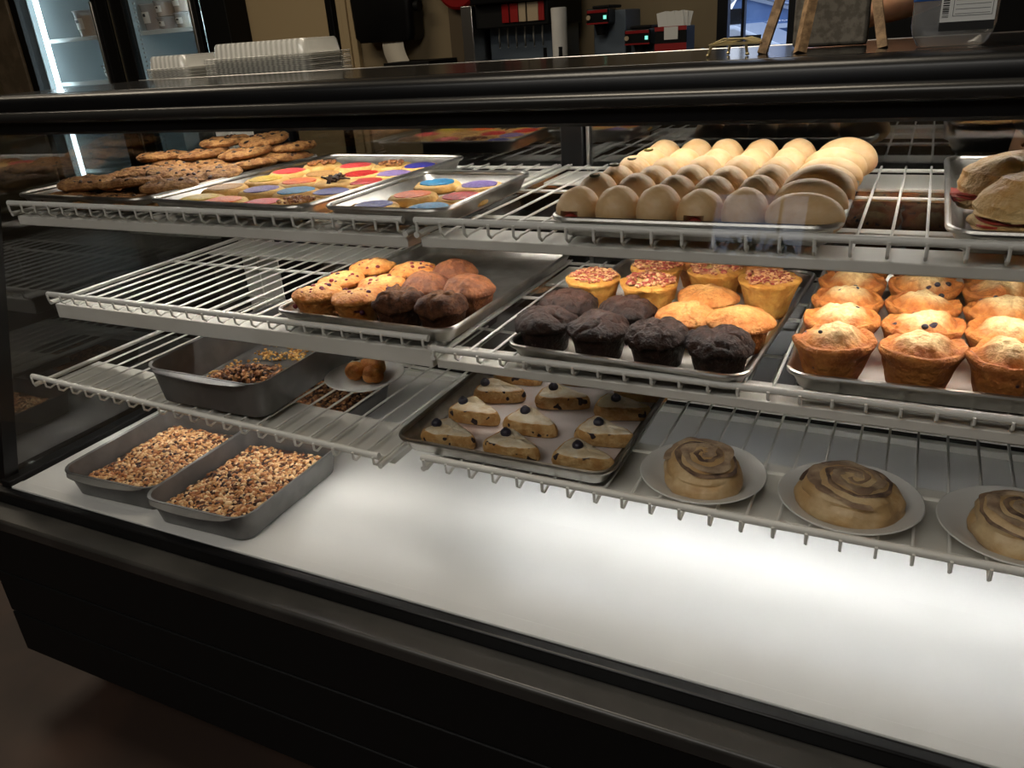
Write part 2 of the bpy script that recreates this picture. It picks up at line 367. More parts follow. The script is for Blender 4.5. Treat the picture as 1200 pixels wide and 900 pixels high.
# outside the back window
def ground_out():
    o = MB().box(-14, 12, YB+.2, 40, -.12, -.02).build('ground_outside', m_asphalt, smooth=False); struct(o)
    o = MB().box(-14, 12, -30, YF-.2, -.12, -.02).build('ground_street', m_asphalt, smooth=False); struct(o)
ground_out()
h = thing('house', 'pale blue gabled house with white trim seen through the back window', 'house', (-1.7, 11, 0))
b = MB(); b.box(-.72, 5.5, 0, 4, -.02, 1.02)
b.add([(-.72,0,1.02),(.52,0,1.02),(-.55,0,1.34),(-.72,4,1.02),(.52,4,1.02),(-.55,4,1.34)], [(0,1,2),(3,5,4),(0,2,5,3),(1,4,5,2)])
b.build('wall', m_siding, h, smooth=False)
b = MB(); b.tube([(-1.0,-.05,.98),(-.55,-.05,1.36),(.60,-.05,1.03)], .035, 4); b.box(-.72, 5.5, -.06, 0, .95, 1.0); b.build('eave_trim', m_trimw, h)
b = MB(); b.add([(-.55,-.1,1.38),(.75,-.1,1.0),(5.6,-.1,1.0),(5.6,4,2.6),(-.55,4,2.6)], [(0,1,2,3,4)]); b.box(.6, 5.6, 3.9, 4.1, 1, 2.6); b.build('roof', m_roofd, h, smooth=False)
b = MB().box(-.70, -.50, -.05, .0, 1.02, 1.2); b.build('window', m_win_dk, h, smooth=False)
for k in range(5): MB().box(.15+k*.5, .19+k*.5, -.05, 0, .1, .95).build('porch_post', m_trimw, h)
for zz in (.55, .8): MB().box(-.1, 3, -.09, -.05, zz, zz+.03).build('porch_rail', m_trimw, h)
c = thing('car', 'white car parked outside in front of the pale blue house', 'car', (-2.25, 9.2, 0))
b = MB(); prof = [(-1.9,.35),(-1.95,.62),(-1.3,.74),(-.7,1.02),(.5,1.04),(1.1,.78),(1.75,.68),(1.8,.35)]
b.loft([[Vector((x,y,z)) for x,z in prof] for y in (-.75,-.7,.7,.75)]); b.build('body', m_carw, c, bevel=.03)
b = MB(); b.box(-.95, .75, -.757, -.75, .78, .95); b.build('side_window', m_win_dk, c, smooth=False)
for sx in (-1.2, 1.15):
    for sy in (-.68, .68):
        b = MB(); b.tube([(sx,sy-.08,.3),(sx,sy+.08,.3)], .3, 20); b.build('wheel', m_rubber, c)
random.seed(3)
t = thing('street_tree', 'leafy street tree outside, mirrored faintly in the front glass', 'tree', (-1.65, -8.2, 0))
b = MB(); b.tube([(0,0,-.02),(.05,0,1.0),(-.05,.05,2.0),(.1,0,3.0)], [.12,.1,.08,.04], 10); b.build('trunk', m_bark, t)
b = MB()
for k in range(260):
    a = random.uniform(0, 2*PI); r = random.random()**.5; c0 = Vector((.8*r*math.cos(a), .5*r*math.sin(a), 3.15+random.uniform(-.55,.40)-.25*r))
    u = Vector((random.uniform(-1,1),random.uniform(-1,1),random.uniform(-1,1))).normalized()*.11; w = u.orthogonal().normalized()*.045
    b.add([c0-u, c0+w, c0+u, c0-w], [(0,1,2,3)])
b.build('foliage', m_leaf, t, smooth=False)['kind'] = 'stuff'

# ------------------------------------------------------------------ display case
X0, X1 = -1.45, .32                        # left and right end
YR = 1.41                                  # rear doors
W1, W2L, W2R, W3, DK = .233, .400, .413, .545, .701
case = thing('display_case', 'long black bakery display case with slanted front glass and white deck', 'display case', (-.565, 1.0, 0))
def cb(name, mb, mat, bevel=0, smooth=True, parent=None):
    o = mb.build(name, mat, parent or case, bevel=bevel, smooth=smooth)
    for v in o.data.vertices: v.co -= Vector((-.565, 1.0, 0))
    return o
# base: stacked black front boards, toe kick, bumper ledge
ledges = [(.745,.848),(.852,.945),(.949,1.041)]
for a, b_ in ledges: cb('front_panel', MB().box(X0, X1, .640, .662, Z(b_), Z(a)), m_black_matte, .0025)
cb('base_cabinet', MB().box(X0+.005, X1-.005, .662, 1.44, Z(1.041), Z(.735)), m_black_matte, .004)
cb('toe_kick', MB().box(X0+.05, X1-.05, .73, 1.38, 0, Z(1.041)), m_black_matte)
cb('bumper_ledge', MB().box(X0-.004, X1+.004, .636, .684, Z(.747), Z(.722)), m_ledge, .005)
cb('front_sill', MB().box(X0, X1, .680, .699, Z(.735), Z(.700)), m_black, .003)
cb('deck', MB().box(X0+.035, X1-.03, .700, 1.375, Z(.735), Z(DK)).box(X0+.035, X1-.03, .700, .722, Z(DK), Z(DK-.0015)), m_deck, .003)
cb('door_track', MB().box(X0+.03, X1-.03, 1.38, 1.44, Z(.735), Z(.685)), m_black_matte, .003)
cb('rear_lip', MB().box(X0+.035, X1-.03, 1.365, 1.379, Z(.701), Z(.688)), m_white_steel, .002)
for ea, eb in ((X0+.005, X0+.034), (X1-.03, X1-.005)): cb('end_track', MB().box(ea, eb, .70, 1.44, Z(.735), Z(.690)), m_black_matte, .003)
# slanted front glass
def slant(x0, x1, off0, off1, m, name, d0=.700, d1=.100):
    y0, y1 = .700, .860
    b = MB(); b.add([(x0,y0+off0,Z(d0)),(x1,y0+off0,Z(d0)),(x1,y0+off1,Z(d0)),(x0,y0+off1,Z(d0)),(x0,y1+off0,Z(d1)),(x1,y1+off0,Z(d1)),(x1,y1+off1,Z(d1)),(x0,y1+off1,Z(d1))],
      [(0,3,2,1),(4,5,6,7),(0,1,5,4),(2,3,7,6),(0,4,7,3),(1,2,6,5)])
    return cb(name, b, m, smooth=False)
slant(X0+.001, X1-.001, -.006, 0, m_glass, 'front_glass')
for xx in (X0, X1):
    s_ = 1 if xx == X0 else -1
    slant(min(xx, xx+s_*.016), max(xx, xx+s_*.016), .001, .028, m_black, 'end_post')
    b = MB(); x_a, x_b = xx+s_*.002, xx+s_*.008
    poly = [(.728,.690),(.888,.100),(1.385,.100),(1.385,.690)]
    b.loft([[Vector((q,y,Z(d))) for y,d in poly] for q in sorted((x_a,x_b))]); cb('end_glass', b, m_glass_end, smooth=False)
    cb('corner_post', MB().box(min(xx-s_*.045,xx+s_*.004), max(xx-s_*.045,xx+s_*.004), 1.386, 1.44, Z(.735), Z(.062)), m_black, .003)
# top rail and cover
prof = [(.905,.100),(.842,.101),(.838,.097),(.838,.084),(.836,.0825)]
for k in range(9):
    a = -PI/2 + PI*k/8; prof.append((.836-.0085*math.cos(a), .0745-.008*math.sin(-a)*-1 if False else .0745-.008*math.sin(a)))
prof += [(.838,.0655),(.838,.0535),(.842,.0475),(.850,.0445),(.905,.0445)]
b = MB(); b.loft([[Vector((x,y,Z(d))) for y,d in prof] for x in (X0-.012, X1+.012)]); cb('top_rail', b, m_black, angle if False else 0)
b = MB(); b.tube([(X0-.012,.8335,Z(.0745)),(X1+.012,.8335,Z(.0745))], .0085, 14); cb('rail_bar', b, m_tube)
cb('top_cover', MB().box(X0-.012, X1+.012, .905, 1.235, Z(.062), Z(.044)), m_topglass, .002)
cb('rear_shelf', MB().box(X0-.012, X1+.012, 1.235, 1.46, Z(.062), Z(.053)), m_topglass, .002)
cb('rear_top_edge', MB().box(X0-.012, X1+.012, 1.229, 1.236, Z(.054), Z(.0432)), m_chrome, .002)
for yy, mm in ((1.15, m_led_top),):
    o = cb('light_housing', MB().box(X0+.05, X1-.05, yy-.02, yy+.02, Z(.076), Z(.0625)), m_white_steel, .002)
    cb('light_strip', MB().box(X0+.06, X1-.06, yy-.008, yy+.008, Z(.080), Z(.0762)), mm, smooth=False, parent=o)
# rear doors
cb('rear_pilaster', MB().box(X0+.004, -1.335, 1.392, 1.42, Z(.685), Z(.062)).box(-1.40,-1.394,1.388,1.392,Z(.6),Z(.1)), m_white_steel, .003)
cb('door_stile', MB().box(-1.335, -1.235, 1.394, 1.43, Z(.685), Z(.062)), m_black, .003)
cb('door_stile', MB().box(-.597, -.552, 1.394, 1.435, Z(.685), Z(.062)), m_black, .003)
cb('door_stile', MB().box(.255, X1-.006, 1.394, 1.43, Z(.685), Z(.062)), m_black, .003)
for a, b_ in ((-1.235, -.597), (-.552, .255)):
    cb('rear_door', MB().box(a, b_, 1.408, 1.413, Z(.685), Z(.062)), m_glass_rear, smooth=False)
cb('door_pull', MB().box(-.548, -.542, 1.398, 1.408, Z(.66), Z(.085)), m_chrome, .001)

# ------------------------------------------------------------------ wire shelves
def wire_shelf(x0, x1, yf, yb, rail_d, W, chan, label, led, rear=True, tilt=0., rod=1.165, x_c0=None):
    t = thing('wire_shelf', label, 'shelf', (x0, yf, Z(W)), 0, 'white wire shelves in the display case')
    L = x1-x0; D = yb-yf; up = W-rail_d
    b = MB(); b.tube([(0,0,up),(L,0,up)], .0048, 12); b.build('front_rail', m_white_wire, t)
    b = MB(); n = max(2, round(L/.0355)); 
    for k in range(n+1):
        x = .006 + (L-.012)*k/n
        b.tube([(x,D,0),(x,D-.004,0),(x,.010,0),(x,.001,-.002),(x,-.0055,.003),(x,-.0062,up)], .0019, 6)
    b.build('wire_grid', m_white_wire, t)
    for sx in (0, L): b = MB(); b.tube([(sx,.0,-.003),(sx,D,-.003)], .0042, 10); b.build('side_rail', m_white_wire, t)
    for ry in (rod-yf, D-.006): b = MB(); b.tube([(0,ry,-.0048),(L,ry,-.0048)], .003, 8); b.build('cross_rod', m_white_wire, t)
    y0, y1, z0, z1 = chan                     # light channel under the wires (drop values)
    cx0 = 0 if x_c0 is None else x_c0-x0
    b = MB(); b.box(cx0+.002, L-.001, y0-yf, y1-yf, W-z1, W-z0); lc = b.build('light_channel', m_white_steel, t, bevel=.0015)
    if led:
        ly, lm = led
        if ly < y1:                           # strip set flush into the underside of the channel
            MB().box(cx0+.015, L-.015, ly-.0065-yf, ly+.0065-yf, W-z1-.0003, W-z1+.002).build('light_strip', lm, lc, smooth=False)
        else:                                 # slim light bar of its own under the wires
            lb = MB().box(cx0+.01, L-.01, ly-.010-yf, ly+.010-yf, W-z1+.004, -.0082).build('light_bar', m_white_steel, t, bevel=.001)
            MB().box(cx0+.015, L-.015, ly-.0065-yf, ly+.0065-yf, W-z1+.0037, W-z1+.006).build('light_strip', lm, lb, smooth=False)
    if rear:
        MB().box(.004, L-.004, D-.125, D-.012, -.0145, -.0092).build('rear_plate', m_white_steel, t, bevel=.0015)
    t.rotation_euler.y = tilt
    return t
xj = -.590
wire_shelf(-1.418, xj-.006, .862, 1.385, .217, W1, (.868, .925, W1+.0075, .2565), 'top wire shelf on the left, carrying the three cookie trays', (1.0, m_led))
wire_shelf(xj+.012, .30, .862, 1.385, .217, W1, (.868, .925, W1+.0075, .2535), 'top wire shelf on the right, carrying the pan of buns', (1.0, m_led))
wire_shelf(-1.412, xj+.002, .876, 1.385, .387, W2L, (.882, .94, W2L+.0075, .4345), 'middle wire shelf on the left, carrying berry and brown muffins', None)
wire_shelf(xj+.006, .30, .876, 1.385, .402, W2R, (.882, .94, W2R+.0075, .4335), 'middle wire shelf on the right, carrying chocolate and golden muffins', None)
wire_shelf(-1.40, -.640, .793, 1.345, .516, .530, (.83, .925, .5385, .5505), 'lowest wire shelf on the left, sagging under a deep dark pan', (.912, m_led_dim), rear=False, tilt=math.radians(1.9), rod=1.12)
wire_shelf(-.566, .30, .793, 1.345, .529, W3, (.84, .945, W3+.0085, W3+.021), 'lowest wire shelf on the right, carrying scones and three plates', (.962, m_led_deck), rear=False, rod=1.12)

# ------------------------------------------------------------------ sheet pans
def sheet_pan(label, x, y, ang, z, w=.33, h=.457, mat=None):
    mat = mat or m_alu
    cx = x + math.cos(ang)*w/2 - math.sin(ang)*h/2; cy = y + math.sin(ang)*w/2 + math.cos(ang)*h/2
    t = thing('sheet_pan', label, 'baking tray', (cx, cy, z), ang, 'aluminium baking sheets in the display case')
    b = MB()
    b.loft([rrect(w-.034,h-.034,.016,0), rrect(w-.030,h-.030,.018,.0012), rrect(w-.009,h-.009,.026,.022), rrect(w-.010,h-.010,.0255,.022),
            rrect(w-.0315,h-.0315,.017,.0024), rrect(w-.0355,h-.0355,.015,.0016)])
    b.build('pan_body', mat, t)
    b = MB(); b.tube(rrect(w-.0075,h-.0075,.0265,.0225), .0036, 8, closed=True); b.build('rolled_rim', mat, t)
    return t
def liner(label, pan, w, h, mat, dz=.0018, name='parchment_sheet'):
    b = MB(); nx, ny = 14, 18; vs = []; fs = []
    for j in range(ny+1):
        for i in range(nx+1):
            x = -w/2+w*i/nx; y = -h/2+h*j/ny
            vs.append((x, y, .0008+.0009*fbm((x,y,0), 25, w*100+h, 2)))
    for j in range(ny):
        for i in range(nx): a = j*(nx+1)+i; fs.append((a,a+1,a+nx+2,a+nx+1))
    b.add(vs, fs); o = b.build(name, mat, None, (pan.location.x, pan.location.y, pan.location.z+dz), pan.rotation_euler.z)
    return tag(o, label, 'baking paper')
Zs1, Zs2L, Zs2R, Zs3 = Z(W1)+.0021, Z(W2L)+.0021, Z(W2R)+.0021, Z(W3)+.0021
tA = sheet_pan('baking sheet heaped with chocolate chip cookies at the left end of the top shelf', -1.436, .882, -.02, Zs1, mat=m_alu_dark)
tB = sheet_pan('baking sheet of colourful sugar cookies beside the chocolate chip cookies', -1.099, .879, -.045, Zs1)
tC = sheet_pan('small baking sheet holding six sugar cookies', -.745, .873, .005, Zs1, .203, .293)
tD = sheet_pan('baking sheet packed with pale golden buns', -.392, .858, .015, Zs1)
tE = sheet_pan('baking sheet with two flaky ham sandwiches at the right of the top shelf', .030, .866, 0, Zs1)
tF = sheet_pan('half-empty baking sheet with berry and brown muffins', -.881, .882, -.019, Zs2L)
tG = sheet_pan('baking sheet with dark chocolate and nut-topped muffins', -.478, .882, -.058, Zs2R)
tH = sheet_pan('baking sheet filled with golden blueberry muffins', -.113, .892, .015, Zs2R)
tK = sheet_pan('baking sheet of blueberry scones on the lowest shelf', -.629, .811, .003, Zs3, mat=m_alu_dark)
liner('white paper under the colourful sugar cookies', tB, .285, .41, m_parch)
liner('white paper in the small six-cookie tray', tC, .16, .25, m_parch)
liner('white paper under the chocolate and nut-topped muffins', tG, .285, .41, m_parch)
liner('buttery white paper under the golden blueberry muffins', tH, .285, .41, m_parch)
liner('grease-marked parchment under the blueberry scones', tK, .285, .41, m_parch_stain)
liner('stained paper under the flaky ham sandwiches', tE, .285, .41, m_parch_stain)

# ------------------------------------------------------------------ chocolate chip cookies
def cookie_mesh(r, hgt, seed, chunks=13, lump=.0034):
    b = MB(); prof = [(r*.86,.0),(r*.98,hgt*.28),(r,hgt*.5),(r*.95,hgt*.78),(r*.8,hgt*.95),(r*.55,hgt*1.03),(r*.28,hgt*1.06),(.002,hgt*1.07)]
    def dp(p):
        k = 1+.05*fbm((p.x,p.y,0), 22, seed, 2)
        return Vector((p.x*k, p.y*k, p.z + (lump*fbm(p, 95, seed)+.0022*fbm(p,35,seed+5) if p.z > .004 else 0)))
    pf = []
    for (r0,z0),(r1,z1) in zip(prof, prof[1:]): pf += [(r0,z0),((r0+r1)/2,(z0+z1)/2)]
    b.lathe(pf+[prof[-1]], 60, dp)
    c = MB(); rnd = random.Random(seed)
    for _ in range(chunks):
        a = rnd.uniform(0, 2*PI); q = r*.9*rnd.random()**.5; s_ = rnd.uniform(.0028,.0052)
        M = Matrix.Translation((q*math.cos(a), q*math.sin(a), hgt*(1.06-.30*(q/r)**4)-.0008)) @ Matrix.Rotation(rnd.uniform(0,6),4,'Z') @ Matrix.Rotation(rnd.uniform(-.5,.5),4,'X')
        c.blob((0,0,0), (s_*1.2,s_*.85,.0026), lambda p,u: p+u*.0012*fbm(p,300,seed,2), 8, 6, 0, M)
    return b, c
kinds = [cookie_mesh(.049+.002*(k % 3), .0142, 11+k) for k in range(4)]
protos = []
def choc_cookie(x, y, z, rx, ry, rz, k, label):
    if k >= len(protos):
        t = thing('chocolate_chip_cookie', label, 'cookie', (x,y,z), 0, 'chocolate chip cookies on the left tray')
        kinds[k][0].build('cookie_dough', m_cookie, t); kinds[k][1].build('chocolate_chunks', m_choc, t); protos.append(t)
    else: t = copy_thing(protos[k], (x,y,z), label)
    t.rotation_euler = (rx, ry, rz)
rnd = random.Random(5); idx = 0
zb = Zs1+.0022
colw = ['left', 'middle', 'right']
for layer, (y0, zl) in enumerate(((.934, 0), (.984, .0152))):
    for j in range(4):
        for i in range(3):
            x = tA.location.x + (-.102+.102*i) + (.012 if layer else 0) + rnd.uniform(-.006,.006); y = y0 + j*.102 + rnd.uniform(-.005,.005)
            k = idx if idx < 4 else rnd.randrange(4); lay = layer + 0
            tx, ty = ((rnd.uniform(-.02,.02), rnd.uniform(-.02,.02)) if not layer else (rnd.uniform(-.03,.13), rnd.uniform(-.10,.10)))
            choc_cookie(x, y, zb + zl + (rnd.uniform(.001,.004) if layer else 0), tx, ty, rnd.uniform(0,6), k,
                f'chocolate chip cookie in the {["bottom","second"][layer]} layer of its tray, {["front","second","third","back"][j]} row, {colw[i]} of three'); idx += 1
for x, y, z, r1, lab in ((-1.315,1.225,.0325,.05,'chocolate chip cookie lying on top of the pile near the tray middle'),
        (-1.212,1.235,.0335,.06,'chocolate chip cookie leaning on the top of the pile, right side'),
        (-1.31,1.285,.0490,.02,'topmost chocolate chip cookie of the whole pile'),
        (-1.218,1.30,.0495,.10,'chocolate chip cookie tilted beside the topmost one'),
        (-1.155,1.31,.0325,.06,'chocolate chip cookie on the pile at the back right corner'),
        (-1.395,1.19,.0325,.03,'chocolate chip cookie on top of the pile, nearest the end glass')):
    choc_cookie(x, y, zb+z, r1, .04, rnd.uniform(0,6), rnd.randrange(4), lab)

# ------------------------------------------------------------------ sugar cookies
def sugar_cookie(x, y, top, label, seed, z=0, r=.039, tilt=0):
    t = thing('sugar_cookie', label, 'cookie', (x, y, zb+z), seed*1.3, 'sugar cookies on the top shelf')
    t.rotation_euler.x = tilt
    b = MB(); hgt = .0125
    def dp(p):
        k = 1+.06*fbm((p.x,p.y,0), 20, seed, 2); return Vector((p.x*k, p.y*k, p.z+(.0012*fbm(p,60,seed) if p.z > .003 else 0)))
    b.lathe([(r*.9,0),(r,.003),(r*1.01,.006),(r*.96,.0095),(r*.86,hgt),(r*.6,hgt*1.03),(.002,hgt*1.04)], 36, dp); b.build('cookie_dough', m_sugar, t)
    b = MB(); rd = random.Random(seed)
    if top in ('nut', 'curl'):
        if top == 'nut':
            for _ in range(46):
                a = rd.uniform(0,2*PI); q = r*.68*rd.random()**.5; s_ = rd.uniform(.0022,.004)
                b.blob((q*math.cos(a), q*math.sin(a), hgt+.0022+.004*(1-q/r)), (s_*1.3,s_,s_*.8), None, 6, 4, 0, None)
            b.build('nut_topping', m_nut, t)
        else:
            for _ in range(11):
                a = rd.uniform(0,2*PI); q = r*.55*rd.random()**.5
                M = Matrix.Translation((q*math.cos(a), q*math.sin(a), hgt+.005)) @ Matrix.Rotation(rd.uniform(0,6),4,'Z') @ Matrix.Rotation(rd.uniform(-.8,.8),4,'Y')
                b.box(-.011,.011,-.0035,.0035,-.001,.0012,0,M)
            b.build('chocolate_curls', m_choc, t, bevel=.0005)
    else:
        q = r*.74
        b.lathe([(q,hgt-.001),(q*.98,hgt+.0012),(q*.8,hgt+.0026),(q*.4,hgt+.003),(.001,hgt+.0031)], 30,
                lambda p: Vector((p.x*(1+.07*fbm((p.x,p.y,0),30,seed+9,2)), p.y*(1+.07*fbm((p.x,p.y,0),30,seed+9,2)), p.z+.0004*fbm(p,300,seed))))
        b.build('sugar_topping', TOP[top], t)
    return t
SB = [(-1.045,.945,'yellow','yellow sugar cookie peeking over the front left rim of the sugar cookie tray',0),
 (-.982,.932,'orange','orange sugar cookie at the front rim, beside the yellow one',.0),
 (-.897,.925,'pink','pink sugar cookie hidden low at the front rim of the big tray',.0),
 (-.838,.940,'nut','nut-sprinkled sugar cookie at the front right corner of the big tray',.0),
 (-1.058,1.015,'plain','plain tan sugar cookie by the tray edge next to the chocolate chip cookies',.010),
 (-.968,1.005,'purple','purple sugar cookie in the second row, left of the teal one',.010),
 (-.888,.998,'blue','teal blue sugar cookie in the second row of the big tray',.012),
 (-1.030,1.085,'yellow','yellow-green sugar cookie in the middle of the left tray side',.014),
 (-.945,1.075,'orange','bright orange sugar cookie in the third row of the big tray',.012),
 (-.872,1.080,'curl','sugar cookie topped with dark chocolate curls',.012),
 (-.829,1.012,'navy','navy blue sugar cookie against the right rim of the big tray',.003),
 (-1.045,1.165,'pink','pink sugar cookie in the fourth row by the left rim',.012),
 (-.955,1.150,'plain','plain sugar cookie between the pink ones in the tray middle',.010),
 (-1.035,1.248,'nut','nut-topped sugar cookie at the back left of the big tray',.008),
 (-.875,1.155,'red','deep red sugar cookie behind the chocolate curls',.010),
 (-.824,1.095,'red','red sugar cookie half hidden by the right rim of the big tray',.004),
 (-.950,1.240,'pink','coral pink sugar cookie in the back row of the big tray',.008),
 (-.872,1.250,'nut','sugar cookie heaped with chopped nuts in the back row',.008),
 (-.820,1.172,'lavender','lavender sugar cookie along the right rim of the big tray',.004),
 (-.814,1.252,'violet','violet blue sugar cookie at the back right of the big tray',.004)]
for k, (x,y,c_,l,z) in enumerate(SB): sugar_cookie(x, y, c_, l, 40+k, .0005+z*.0 if z < .001 else .0005+z*.35, .040, 0)
SC = [(-.694,.934,'navy','navy sugar cookie at the front of the small tray'), (-.600,.931,'blue','blue sugar cookie at the front rim of the small tray'),
 (-.676,1.010,'orange','orange sugar cookie in the middle of the small tray'), (-.690,1.105,'blue','teal sugar cookie at the back of the small tray'),
 (-.590,1.008,'red','red sugar cookie on the right side of the small tray'), (-.608,1.095,'purple','purple sugar cookie at the back right of the small tray')]
for k, (x,y,c_,l) in enumerate(SC): sugar_cookie(x, y, c_, l, 80+k, .0007, .0385)

# ------------------------------------------------------------------ sausage buns
def bun_mesh(rx, ry, rz, seed, hole=False):
    b = MB()
    def dp(p, u):
        z = p.z
        if z < 0: z *= .8
        e = abs(u.y)**3
        k = 1+.035*fbm(p, 18, seed, 2)
        crease = .0008*math.sin((p.z*.9+p.x*.35)*430+seed)*max(0, .7-abs(u.y))*.8
        q = Vector((p.x*k, p.y*(1-.06*e), z*k*(1-.10*e)))
        q += Vector((u.x,0,u.z))*crease
        if hole and u.y < -.55 and u.z < .25:
            q.y += .016*max(0, 1-((u.x/.45)**2+((u.z+.25)/.4)**2))
        return q
    b.blob((0,0,rz*.8), (rx,ry,rz), dp, 28, 18)
    return b
bunp = {}
def bun(x, y, rz_, key, label, z=0, sausage=False, jal=False, dims=(.0270,.0345,.0285)):
    t = thing('sausage_bun', label, 'bun', (x,y,zb+z), rz_, 'sausage buns on the top shelf')
    if key not in bunp:
        bunp[key] = bun_mesh(*dims, seed=key if isinstance(key,int) else hash(key) % 50, hole=sausage).build('bun_dough', m_bun, t)
    else:
        d = bunp[key].copy(); C.objects.link(d); d.parent = t
    if sausage:
        bb = MB(); bb.tube([(0,-dims[1]*.98,dims[2]*.52),(0,-dims[1]*.80,dims[2]*.52),(0,-dims[1]*.4,dims[2]*.55)], [.006,.0085,.0085], 14); bb.build('sausage', m_sausage, t)
    if jal:
        bb = MB(); bb.tube([(.0055*math.cos(a*PI/5), -.008+.0055*math.sin(a*PI/5), dims[2]*1.8+.0003) for a in range(10)], .0018, 6, closed=True); bb.build('jalapeno_slice', m_jal, t)
rnd = random.Random(9)
for j in range(6):
    for i in range(5):
        x = -.367 + .0495*i + .001*j + rnd.uniform(-.0025,.0025); y = .906 + .0700*j + rnd.uniform(-.002,.002)
        saus = (j == 0 and i in (0, 3)) or (j == 5 and i == 1)
        jal = i == 0 and j in (1,2,3,4)
        extra = ', with a sausage end showing' if saus else (', dotted with a jalapeno slice' if jal else '')
        big = j == 5
        bun(x, y, rnd.uniform(-.06,.06), ('s%d' % (i*7+j)) if saus else (i+j*2) % 6 + (100 if big else 0),
            f'sausage bun in the {ORD[j] if j < 5 else "back"} row, {["leftmost","second from left","third from left","fourth from left","fifth from left"][i]}{extra}',
            .0, saus, jal, (.0278,.0335,.0315) if big else (.0262+.0006*(i % 2),.0322,.0282+.0010*((i+j) % 3)))
for j in range(7):
    bun(-.107+rnd.uniform(-.005,.005)+.004*j*.4, .897+.0575*j, PI/2+rnd.uniform(-.16,.16), 200+j % 4,
        f'long bun laid crosswise along the right rim, {WORD[j]} from the front', .001, False, False, (.0240,.0445,.028+.0022*(j % 3)))

# ------------------------------------------------------------------ flaky sandwiches
def sandwich(x, y, rz_, s_, label, seed, curl=False):
    t = thing('flaky_sandwich', label, 'sandwich', (x,y,zb), rz_, 'flaky ham sandwiches on the top shelf')
    def shell(z0, hh, sc):
        b = MB()
        def dp(p, u):
            k = 1+.12*fbm(p, 14, seed+sc, 3)
            fl = .0035*abs(math.sin(p.z*230+3*fbm(p,20,seed,2)))
            zz = p.z if p.z > 0 else p.z*.25
            return Vector((p.x*k, p.y*k, zz*(1+.15*fbm(p,22,seed+3,2)))) + Vector((u.x,u.y,0))*fl + u*.003*fbm(p,60,seed,3)
        b.blob((0,0,z0), (.064*s_,.050*s_,hh), dp, 44, 26); return b
    shell(.017, .024*s_, 1).build('pastry_base', m_puff, t)
    shell(.032, .042*s_, 2).build('pastry_top', m_puff, t)
    b = MB()
    for k in range(3):
        n = 26; ring0 = []; ring1 = []
        for i in range(n):
            a = 2*PI*i/n; r_ = 1+.10*fbm((math.cos(a),math.sin(a),k),2,seed,2)
            zz = .027+.003*k+.004*fbm((math.cos(a)*2,math.sin(a)*2,k),2,seed+4,2)-.008*max(0,-math.cos(a))
            ring0.append(Vector((.060*s_*r_*math.cos(a)-(.012 if curl else .002), .046*s_*r_*math.sin(a), zz))); ring1.append(ring0[-1]+Vector((0,0,.002)))
        b.loft([ring0, ring1])
    b.build('ham_slices', m_ham, t)
    if curl:
        b = MB(); b.tube([(.004*k-.012+.0, .002*math.sin(k*1.2), .0755*s_+.004*math.sin(k*1.1)) for k in range(9)], .0018, 6); b.build('cheese_curl', m_crisp, t)
sandwich(.118, .925, .1, 1.0, 'flaky ham sandwich at the front of the right-hand tray', 3)
sandwich(.108, 1.035, -.15, 1.02, 'flaky ham sandwich with a crisp curl, behind the front one', 8, True)

# ------------------------------------------------------------------ muffins
MUF = {
 'blueberry': dict(p=[(.026,0),(.030,.001),(.035,.018),(.040,.036),(.0440,.043),(.0455,.048),(.0435,.0515),(.0395,.0515),(.0355,.0490),(.0320,.0515),(.026,.0575),(.018,.0625),(.009,.0650),(.001,.0655)], m=m_muf_gold, amp=.0042, f=38),
 'cranberry': dict(p=[(.026,0),(.029,.001),(.034,.020),(.0395,.036),(.0425,.0405),(.0425,.0445),(.039,.048),(.031,.0515),(.020,.054),(.010,.055),(.001,.0555)], m=m_muf_cran, amp=.0022, f=40),
 'bran': dict(p=[(.027,0),(.030,.001),(.034,.018),(.038,.033),(.0425,.038),(.0425,.043),(.039,.049),(.031,.0565),(.020,.062),(.010,.064),(.001,.0645)], m=m_muf_bran, amp=.0024, f=36),
 'swirl': dict(p=[(.027,0),(.030,.001),(.034,.018),(.038,.033),(.0425,.038),(.042,.043),(.037,.050),(.029,.058),(.018,.063),(.009,.063),(.001,.061)], m=m_muf_bran_dk, amp=.0036, f=34),
 'chocolate': dict(p=[(.027,0),(.030,.001),(.034,.018),(.0385,.034),(.0440,.037),(.0445,.041),(.0415,.046),(.034,.052),(.023,.0565),(.011,.0585),(.001,.059)], m=m_muf_choc, amp=.0030, f=44),
 'golden': dict(p=[(.026,0),(.029,.001),(.034,.020),(.038,.034),(.0450,.0365),(.0455,.040),(.042,.0445),(.033,.050),(.021,.0545),(.010,.056),(.001,.056)], m=m_muf_orange, amp=.0024, f=36),
 'nut': dict(p=[(.025,0),(.028,.001),(.033,.022),(.0385,.044),(.042,.050),(.042,.053),(.038,.055),(.030,.0565),(.020,.059),(.010,.061),(.001,.0615)], m=m_muf_yel, amp=.0022, f=36)}
